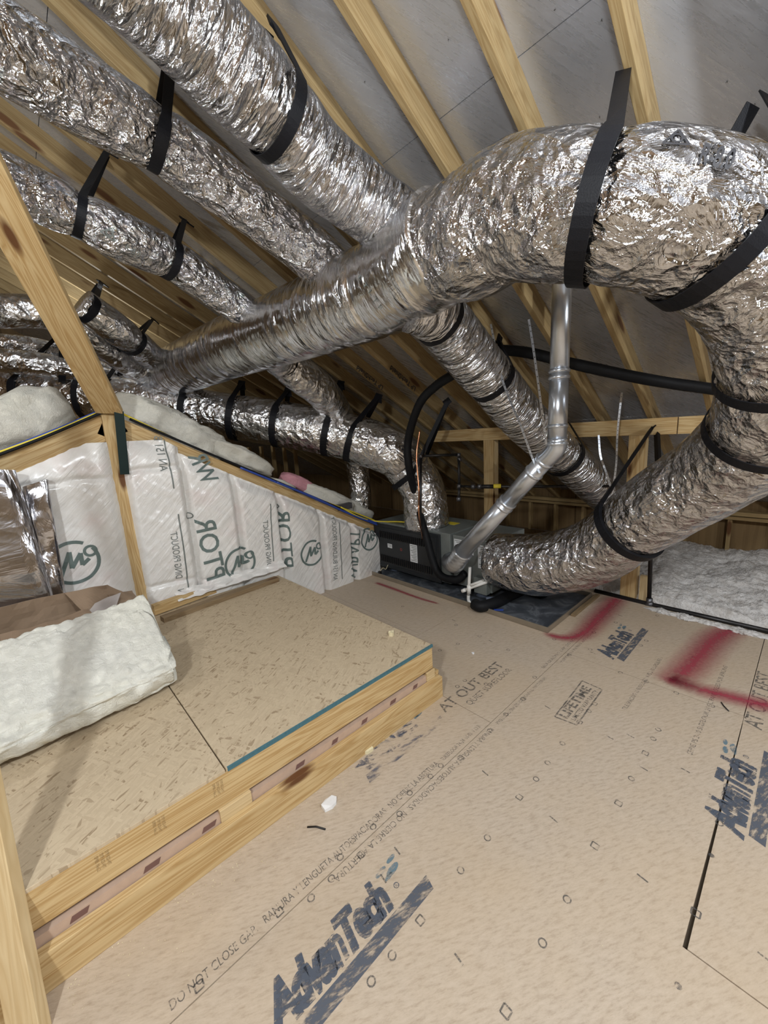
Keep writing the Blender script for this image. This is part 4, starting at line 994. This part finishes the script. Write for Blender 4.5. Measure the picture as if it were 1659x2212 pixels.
# roof collar for the flue
cc = V((top.x, top.y, roof_z(top.x) + RD - .004)); nrm_ = V((-RS, 0, -1)).normalized(); tx = V((1, 0, -RS)).normalized()
rc = thing('roof_collar', tuple(cc), 'round sheet metal collar with a black ring where the flue meets the roof', 'collar')
m = MB()
m.tube([cc, cc + nrm_ * .035, cc + nrm_ * .07], [.10, .085, .05], 32, cap=False); m.build('cone', M['galv_dull'], rc, smooth=True)
m = MB(); rp = [cc + nrm_ * .015 + tx * math.cos(q) * .10 + V((0, 1, 0)) * math.sin(q) * .10 for q in [i * math.pi / 16 for i in range(33)]]; m.tube(rp, .005, 8); m.build('sealant_ring', M['black'], rc, smooth=True)

# ============================================================ FURNACE, PAN, PIPES
fu = thing('furnace', (2.05, 1.7, 0.02), 'grey horizontal furnace with a black louvred door, standing in the metal pan', 'furnace')
fx0 = 1.85
MB().box((fx0 + .014, 1.475, .055), (2.25, 2.16, .378)).build('cabinet', M['cab'], fu, bevel=.004)
MB().box((fx0, 1.545, .045), (fx0 + .014, 2.168, .368)).build('door', M['cab_black'], fu, bevel=.006)
MB().box((fx0 - .004, 1.575, .075), (fx0 + .002, 2.14, .345)).build('door_panel', M['cab_black'], fu, bevel=.004)
for zc in (.295, .118):
    m = MB()
    for i in range(26):
        y = 1.615 + i * .019; m.beam((fx0 - .008, y, zc - .024), (fx0 - .008, y, zc + .024), .0045, .009, up=(1, .35, 0))
    m.build('louvre', M['iron'], fu)
MB().box((fx0 + .03, 1.195, .062), (2.25, 1.468, .372)).build('coil_cabinet', M['cab'], fu, bevel=.004)
m = MB().box((fx0 - .01, 1.205, .06), (fx0 + .03, 1.29, .155)); m.build('access_box', M['cab'], fu, bevel=.003)
def sticker(y0, y1, z0, z1, x, rows, nm='label_sticker', hd=None):
    m = MB().box((x - .0012, y0, z0), (x, y1, z1)); s = m.build(nm, M['label'], fu)
    m = MB(); h = (z1 - z0) / (rows + 1)
    for i in range(rows): m.box((x - .0016, y0 + .006, z1 - h * (i + 1.1)), (x - .0013, y1 - .006 - .01 * ((i * 7) % 3), z1 - h * (i + 1.1) + h * .35))
    m.build('print_rows', M['filmink2'], s)
sticker(1.395, 1.455, .205, .35, fx0 + .029, 14); sticker(1.315, 1.345, .27, .335, fx0 + .029, 5); sticker(1.245, 1.285, .20, .34, fx0 + .029, 11); sticker(1.205, 1.238, .195, .335, fx0 + .029, 10)
sticker(1.735, 1.80, .145, .268, fx0 - .004, 10); sticker(1.975, 2.02, .205, .235, fx0 - .004, 2)
m = MB(); ring2(m, (fx0 - .0046, 1.885, .212), V((0, 1, 0)), V((0, 0, 1)), .008, .004, 14); m.build('door_badge', m_flat('dim_red_badge', (0.28, 0.05, 0.04), .5), fu, fix=False)
y_ = A(975, 1130, Z=.3785); MB().box((y_.x - .035, y_.y - .05, .3782), (y_.x + .03, y_.y + .04, .3795)).build('yellow_label', M['yellow'], fu)
MB().box((fx0 + .01, 1.72, .378), (fx0 + .06, 1.80, .405)).build('wiring_box', M['galv_dull'], fu, bevel=.002)
for p in ((1.95, 2.05), (1.95, 1.30), (2.2, 2.05), (2.2, 1.3)): MB().tube([(p[0], p[1], .006), (p[0], p[1], .03), (p[0], p[1], .062)], [.045, .022, .03], 20).build('support_foot', M['clear'], fu, smooth=True)
px_ = A(1060, 1270, X=1.86); MB().tube([(1.86, px_.y, .004), (1.86, px_.y, .02), (1.86, px_.y, .05)], [.04, .024, .028], 20).build('support_foot', M['clear'], fu, smooth=True)
# drain pan
pn = thing('drain_pan', (2.0, 1.4, 0), 'shallow galvanised drain pan under the furnace with chalky stains', 'drain pan')
pa = NT('stained_pan_metal'); v_ = pa.coords(); n_ = pa.noise(v_, 4.0, 5, .6, 1.5)
pa.color(pa.ramp(n_, ((.40, (.11, .125, .15)), (.52, (.17, .19, .22)), (.60, (.30, .33, .37)), (.66, (.16, .18, .21))))); pa.set(Metallic=.55, Roughness=.42); M['pan'] = pa.m
x0, x1, y0, y1 = 1.765, 2.31, .815, 2.13
MB().box((x0, y0, .001), (x1, y1, .006)).build('pan_base', M['pan'], pn)
M['rim'] = m_flat('rim_metal_brown_reflection', (.36, .32, .26), .38, .7, bump=.1, bscale=12, var=.3)  # galvanised rim with its brown reflection painted into the base colour
m = MB(); m.box((x0 - .006, y0 - .006, .001), (x0, y1, .030)); m.box((x0, y0 - .006, .001), (x1, y0, .030)); m.box((x1, y0 - .006, .001), (x1 + .006, y1, .030)); m.box((x0, y1, .001), (x1, y1 + .006, .030)); m.build('pan_rim', M['rim'], pn, bevel=.0015)
p_ = A(1072, 1352, Z=.02); tag(board('pan_side_strip', (x1 - .30, y0 - .022, .006), (x1 + .05, y0 - .022, .006), .022, .012, M['pine_old']), 'thin weathered strip lying beside the pan right edge', 'board')
# white drain pipe
dr_ = thing('drain_pipe', tuple(A(1013, 1290, X=1.80)), 'white plastic condensate drain pipe with a tee, standing in the pan', 'pipe')
Q = lambda x, y, X=1.80: A(x, y, X=X)
r_ = .0088
MB().tube([Q(1015, 1225), Q(1012, 1288)], r_, 12).build('riser', M['white_pvc'], dr_, smooth=True)
P, _ = spline([Q(1012, 1286), Q(1012, 1296), Q(1016, 1305)], .004); MB().tube(P, r_ * 1.05, 12).build('elbow', M['white_pvc'], dr_, smooth=True)
MB().tube([Q(1000, 1276, 1.795), Q(1054, 1256, 1.84)], r_, 12).build('cross_pipe', M['white_pvc'], dr_, smooth=True)
MB().tube([Q(1017, 1264, 1.80), Q(1046, 1253, 1.84)], r_ * .9, 12).build('upper_cross_pipe', M['white_pvc'], dr_, smooth=True)
MB().tube([Q(1013, 1264), Q(1013, 1282)], r_ * 1.35, 12).build('tee', M['white_pvc'], dr_, smooth=True)
MB().tube([Q(998, 1277, 1.793), Q(1006, 1274, 1.80)], r_ * 1.3, 12).build('cap', M['white_pvc'], dr_, smooth=True)
# foam covered suction line lying in the pan, line set
def hose(pts, r, lb, nm='foam_covered_hose', mat='rubber'):
    P, _ = spline(pts, .01); m = MB(); N = len(P)
    m.tube(P, [r * (1 + .05 * noise.noise(p * 9)) for p in P], 18); o = m.build(nm, M[mat], smooth=True); tag(o, lb, 'hose' if r > .01 else 'tube'); return o
hose([A(1005, 1238, X=1.84), A(985, 1252, X=1.82), A(945, 1235, X=1.80), A(918, 1150, X=1.81), A(900, 1080, X=1.87), A(884, 1010, d=2.40), A(882, 950, d=2.35), A(905, 875, d=2.2), A(940, 835, d=2.1), A(985, 805, d=1.95), A(1030, 770, d=1.9), A(1072, 757, d=1.85), A(1140, 762, d=1.80), A(1235, 785, d=1.74), A(1330, 806, d=1.72), A(1430, 825, d=1.70), A(1550, 842, d=1.68)], .0235, 'black foam covered refrigerant line looping from the furnace past the flue to the right')
hose([A(1025, 1305, Z=.035), A(1040, 1310, Z=.035), A(1075, 1300, Z=.035), A(1110, 1282, Z=.035), A(1160, 1262, Z=.04), (2.1, 1.0, .045)], .032, 'short black foam covered line lying in the pan under the duct')
cp = [A(907, 930, d=2.2), A(900, 985, d=2.22), A(905, 1060, d=2.2), A(905, 1110, d=2.17), A(913, 1165, X=1.83)]
hose(cp, .0042, 'thin copper tube hanging in front of the black line beside the furnace door', 'copper_tube', 'copper')
# gas pipe loop
gp = thing('gas_pipe', tuple(A(905, 1130, d=2.5)), 'black iron gas pipe loop over the furnace running right to the knee wall', 'pipe')
gpts = [A(908, 1135, d=2.45), A(909, 985, d=2.45), A(991, 982, d=2.45), A(992, 1050, d=2.45)]
for i in range(3): MB().tube([gpts[i], gpts[i + 1]], .0085, 10).build('pipe_length', M['iron'], gp, smooth=True)
MB().tube([gpts[3], A(991, 1078, d=2.45)], .0085, 10).build('drip_leg', M['iron'], gp, smooth=True)
MB().tube([gpts[3], A(1040, 1052, d=2.35), A(1085, 1051, d=2.3), A(1326, 1050, d=2.12)], .0075, 10).build('pipe_length', M['iron'], gp, smooth=True)
for q in gpts[1:3]: MB().tube([q - V((0, 0, .012)), q + V((0, 0, .010))], .013, 10).build('elbow', M['fitting'], gp, smooth=True)
for q in (gpts[3], A(991, 1078, d=2.45), A(1022, 1051, d=2.38), A(992, 985, d=2.45) - V((0, 0, .02)), A(1036, 1051, d=2.36)): MB().tube([q - V((0, 0, .012)), q + V((0, 0, .012))], .0135, 10).build('fitting', M['fitting'], gp, smooth=True)
MB().tube([A(1040, 1051, d=2.33), A(1068, 1051, d=2.31)], .012, 10).build('valve_body', M['iron'], gp, smooth=True)
MB().tube([A(1066, 1050, d=2.3), A(1082, 1050, d=2.29)], .0125, 10).build('yellow_valve', M['yellow'], gp, smooth=True)
# gas line by the knee wall
g2 = thing('gas_pipe', tuple(A(1402, 1300, X=2.40)), 'black iron gas pipe along the foot of the knee wall with a riser', 'pipe')
MB().tube([A(1285, 1276, X=2.405), A(1402, 1305, X=2.40), A(1500, 1327, X=2.40), A(1720, 1378, X=2.39)], .0125, 12).build('pipe_length', M['iron'], g2, smooth=True)
MB().tube([A(1402, 1302, X=2.40), A(1409, 1100, X=2.40)], .0105, 12).build('riser', M['iron'], g2, smooth=True)
MB().tube([A(1396, 1303, X=2.40), A(1410, 1307, X=2.40)], .018, 12).build('tee', M['fitting'], g2, smooth=True)
MB().tube([A(1402, 1306, X=2.40), A(1403, 1292, X=2.40)], .0155, 12).build('tee', M['fitting'], g2, smooth=True)

# perforated steel hanger straps
def perf(pts, lb, wd=.010):
    P, _ = spline(pts, .02); m = MB(); N = len(P); fr = frames(P, (0.66, .72, 0))
    vdir = V(R[2])
    for i, p in enumerate(P):
        t = fr[i][0]; s_ = t.cross(vdir).normalized() * wd / 2; m.v += [p - s_, p + s_]
    for i in range(N - 1): m.f.append((2 * i, 2 * i + 1, 2 * i + 3, 2 * i + 2))
    o = m.build('steel_hanger_strap', M['galv'], fix=False); mo = o.modifiers.new('t', 'SOLIDIFY'); mo.thickness = .0015; tag(o, lb, 'strap', 'perforated steel hangers')
    h = MB()
    for i in range(1, N - 1, 1):
        t = fr[i][0]; s_ = t.cross(vdir).normalized(); c = P[i] - vdir * .0016
        h.face([c + (s_ * math.cos(q) + t * math.sin(q)) * .0022 for q in [k * math.pi / 4 for k in range(8)]])
    h.build('hole_row', M['ink'], o, fix=False); return o
perf([A(1343, 848, d=1.95), A(1334, 930, d=2.0), A(1331, 1000, d=2.05), A(1325, 1052, d=2.08)], 'perforated steel hanger, longest, from a rafter down to the gas pipe')
perf([A(1293, 940, d=2.05), A(1297, 985, d=2.05), A(1309, 1020, d=2.06), A(1318, 1050, d=2.08)], 'perforated steel hanger nailed to the knee wall board, left of the longest one')
perf([A(1142, 690, d=1.40), A(1153, 760, d=1.42), A(1168, 870, d=1.46), A(1180, 960, d=1.50)], 'thin perforated steel hanger falling beside the left of the flue', .008)
perf([A(1060, 700, d=1.55), A(1085, 820, d=1.55), A(1125, 920, d=1.55), A(1150, 990, d=1.58), A(1166, 1022, d=1.57)], 'thin perforated steel hanger slanting across the dropping branch duct to the flue elbow', .008)

# cables on the chords
def cable(pts, r, col, lb): P, _ = spline(pts, .02); m = MB().tube(P, r, 8); o = m.build('cable', M[col], smooth=True); tag(o, lb, 'cable', 'cables along the chords'); return o
def on_ch(x, dy=0, dz=0): return V((x, GY - .012 + dy, top_line(x) + .008 + dz))
cable([on_ch(.40, 0, .012), on_ch(.6, .0, .0), on_ch(.85), on_ch(1.1, 0, .004), on_ch(1.4, -.01, .004), on_ch(1.7, 0, .02), on_ch(1.86, 0, .025)], .005, 'yellow', 'yellow cable on the right chord')
cable([on_ch(.42, -.01), on_ch(.7, -.012, -.004), on_ch(1.0, -.014), on_ch(1.3, -.014, .002), on_ch(1.6, -.015, .004), on_ch(1.88, -.012, .01)], .006, 'rubber', 'black cable on the right chord')
cable([on_ch(.9, -.02, -.01), on_ch(1.2, -.02, -.004), on_ch(1.5, -.022, -.008), on_ch(1.7, -.02, .0), on_ch(1.87, -.02, .01)], .006, 'blue', 'blue cable on the right chord')
cable([on_ch(1.1, -.03, -.006), on_ch(1.35, -.03, -.002), on_ch(1.6, -.032, -.012), on_ch(1.88, -.03, -.004)], .006, 'blue', 'lower blue cable on the right chord')
cable([on_ch(1.55, -.02, .012), on_ch(1.7, -.03, -.004), on_ch(1.85, -.03, .02), V((1.9, 1.95, .39)), V((1.9, 1.80, .40))], .0048, 'yellow', 'yellow cable crossing to the furnace wiring box')
cable([on_ch(.33, 0, .006), on_ch(.15, -.004, .0), on_ch(-.05), on_ch(-.3), on_ch(-.55)], .005, 'blue', 'blue cable on the left chord')
cable([on_ch(.30, -.012, .0), on_ch(.1, -.014, -.006), on_ch(-.1, -.012), on_ch(-.4, -.01)], .005, 'yellow', 'yellow cable on the left chord')
cable([on_ch(.33, -.02, -.004), on_ch(.1, -.02, -.012), on_ch(-.15, -.02, -.008), on_ch(-.5, -.02)], .006, 'rubber', 'black cable on the left chord')
b = at(748, 1095, Y=GY - .02); o = MB().box((b.x - .06, GY - .01, b.z - .02), (b.x + .06, GY + .03, b.z + .02)).build('junction_bracket', M['fitting'], bevel=.002); tag(o, 'small grey metal junction bracket on the right chord among the cables', 'bracket')

# small things on the floor
def scrap(nm, lb, c, r, mat, cat, z=.004, sd=0, th=.002, up=0):
    P_ = at(*c, Z=up); rr = random.Random(sd); n = 7; k = [rr.uniform(.65, 1.15) for _ in range(n)]; m = MB()
    top_ = [V((P_.x + math.cos(6.283 * i / n) * r * k[i], P_.y + math.sin(6.283 * i / n) * r * k[i] * .8, up + z + rr.uniform(0, z))) for i in range(n)]
    bot = [V((p.x, p.y, up + .0004)) for p in top_]; m.v = top_ + bot; m.f = [tuple(range(n)), tuple(reversed(range(n, 2 * n)))] + [(i, (i + 1) % n, n + (i + 1) % n, n + i) for i in range(n)]
    o = m.build(nm, M[mat]); tag(o, lb, cat); return o
scrap('paper_scrap', 'torn white paper scrap on the floor in front of the platform', (714, 1738), .028, 'paper', 'paper', .006, 3)
scrap('foam_scrap', 'cream foam crumb against the foot of the platform front', (790, 1622), .026, 'foam', 'scrap', .010, 4)
scrap('wood_chip', 'splintered wood chip at the foot of the platform front', (825, 1592), .022, 'pine', 'wood chip', .008, 5)
scrap('foam_scrap', 'small cream foam crumb lying on the platform top near its right edge', (845, 1373), .014, 'foam', 'scrap', .010, 6, up=PZ)
scrap('paper_scrap', 'tiny white scrap on the floor right of the platform corner', (1022, 1412), .009, 'paper', 'paper', .004, 7)
def stick(nm, lb, a, b, r, mat, cat, z=0.0): a, b = at(*a, Z=z), at(*b, Z=z); c = a.lerp(b, .5) + V((0.002, .004, 0)); o = MB().tube([a + V((0, 0, r)), c + V((0, 0, r)), b + V((0, 0, r))], r, 8).build(nm, M[mat], smooth=True); tag(o, lb, cat)
stick('nail', 'long grey nail lying on the floor below the platform', (664, 1788), (703, 1793), .0022, 'iron', 'nail')
stick('dark_twig', 'curved dark sliver on the floor below the red spray line', (1558, 1518), (1574, 1537), .002, 'iron', 'sliver')
stick('wood_splinter', 'thin splinter beside the lower platform board', (576, 1766), (610, 1742), .0018, 'deck_bk', 'splinter')
# sawdust and crumbs
m = MB(); rr = random.Random(11)
def crumb(p, s_): m.v and None; n = len(m.v); m.v.extend([p + V((rr.uniform(-s_, s_), rr.uniform(-s_, s_), rr.uniform(0, s_))) for _ in range(3)] + [p + V((0, 0, s_))]); m.f.extend([(n, n + 1, n + 2), (n, n + 1, n + 3), (n + 1, n + 2, n + 3), (n, n + 2, n + 3)])
for _ in range(650):
    x = rr.uniform(-.1, 1.03); y = .885 - abs(rr.gauss(0, .05)); crumb(V((x, y, .0008)), rr.uniform(.0007, .0022))
for _ in range(350): crumb(V((rr.uniform(-.1, 2.3), rr.uniform(-.1, .8), .0008)), rr.uniform(.0006, .0016))
o = m.build('sawdust', M['foam'], fix=False); tag(o, 'pale sawdust and crumbs strewn on the floor along the platform', 'sawdust', kind='stuff')
# loose wool along the gas pipe
m = MB()
def fluff(u, v):
    a = V((2.36, .56, 0)).lerp(V((2.345, -.5, 0)), u); th = math.pi * v; hw = (.022 + .02 * abs(noise.noise(V((u * 9, 0, 0))))) * min(1, u * 12 + .15)
    q = V((u * 40, math.cos(th) * 2, math.sin(th) * 2)); k = 1 + .55 * noise.noise(q) + .35 * noise.noise(q * 2.6)
    return a + V((-math.cos(th) * hw * k - .01, 0.004 * noise.noise(q * 3), max(0.0005, math.sin(th) * hw * .4 * k)))
m.grid(fluff, 320, 16); o = m.build('loose_wool_edge', M['loose'], smooth=True); tag(o, 'line of white loose wool spilled along the black gas pipe on the floor', 'insulation', kind='stuff')

b = at(822, 1246, X=1.772); o = thing('float_switch', tuple(b), 'small black float switch clipped to the left front rim of the drain pan', 'switch')
MB().box((b.x - .012, b.y - .010, .012), (b.x + .006, b.y + .010, .046)).build('switch_body', M['iron'], o, bevel=.002)
P, _ = spline([V((b.x, b.y, .045)), V((b.x + .02, b.y - .01, .065)), V((b.x + .04, b.y - .015, .05)), V((b.x + .07, b.y - .01, .075))], .006); MB().tube(P, .002, 6).build('switch_wire', M['foam'], o, smooth=True)
b = at(1076, 1318, Z=.012); o = MB().beam((b.x - .012, b.y + .02, .012), (b.x + .02, b.y - .02, .012), .008, .006).build('blue_clip', M['blue']); tag(o, 'small blue plastic sliver lying in the drain pan by its front rim', 'plastic piece')
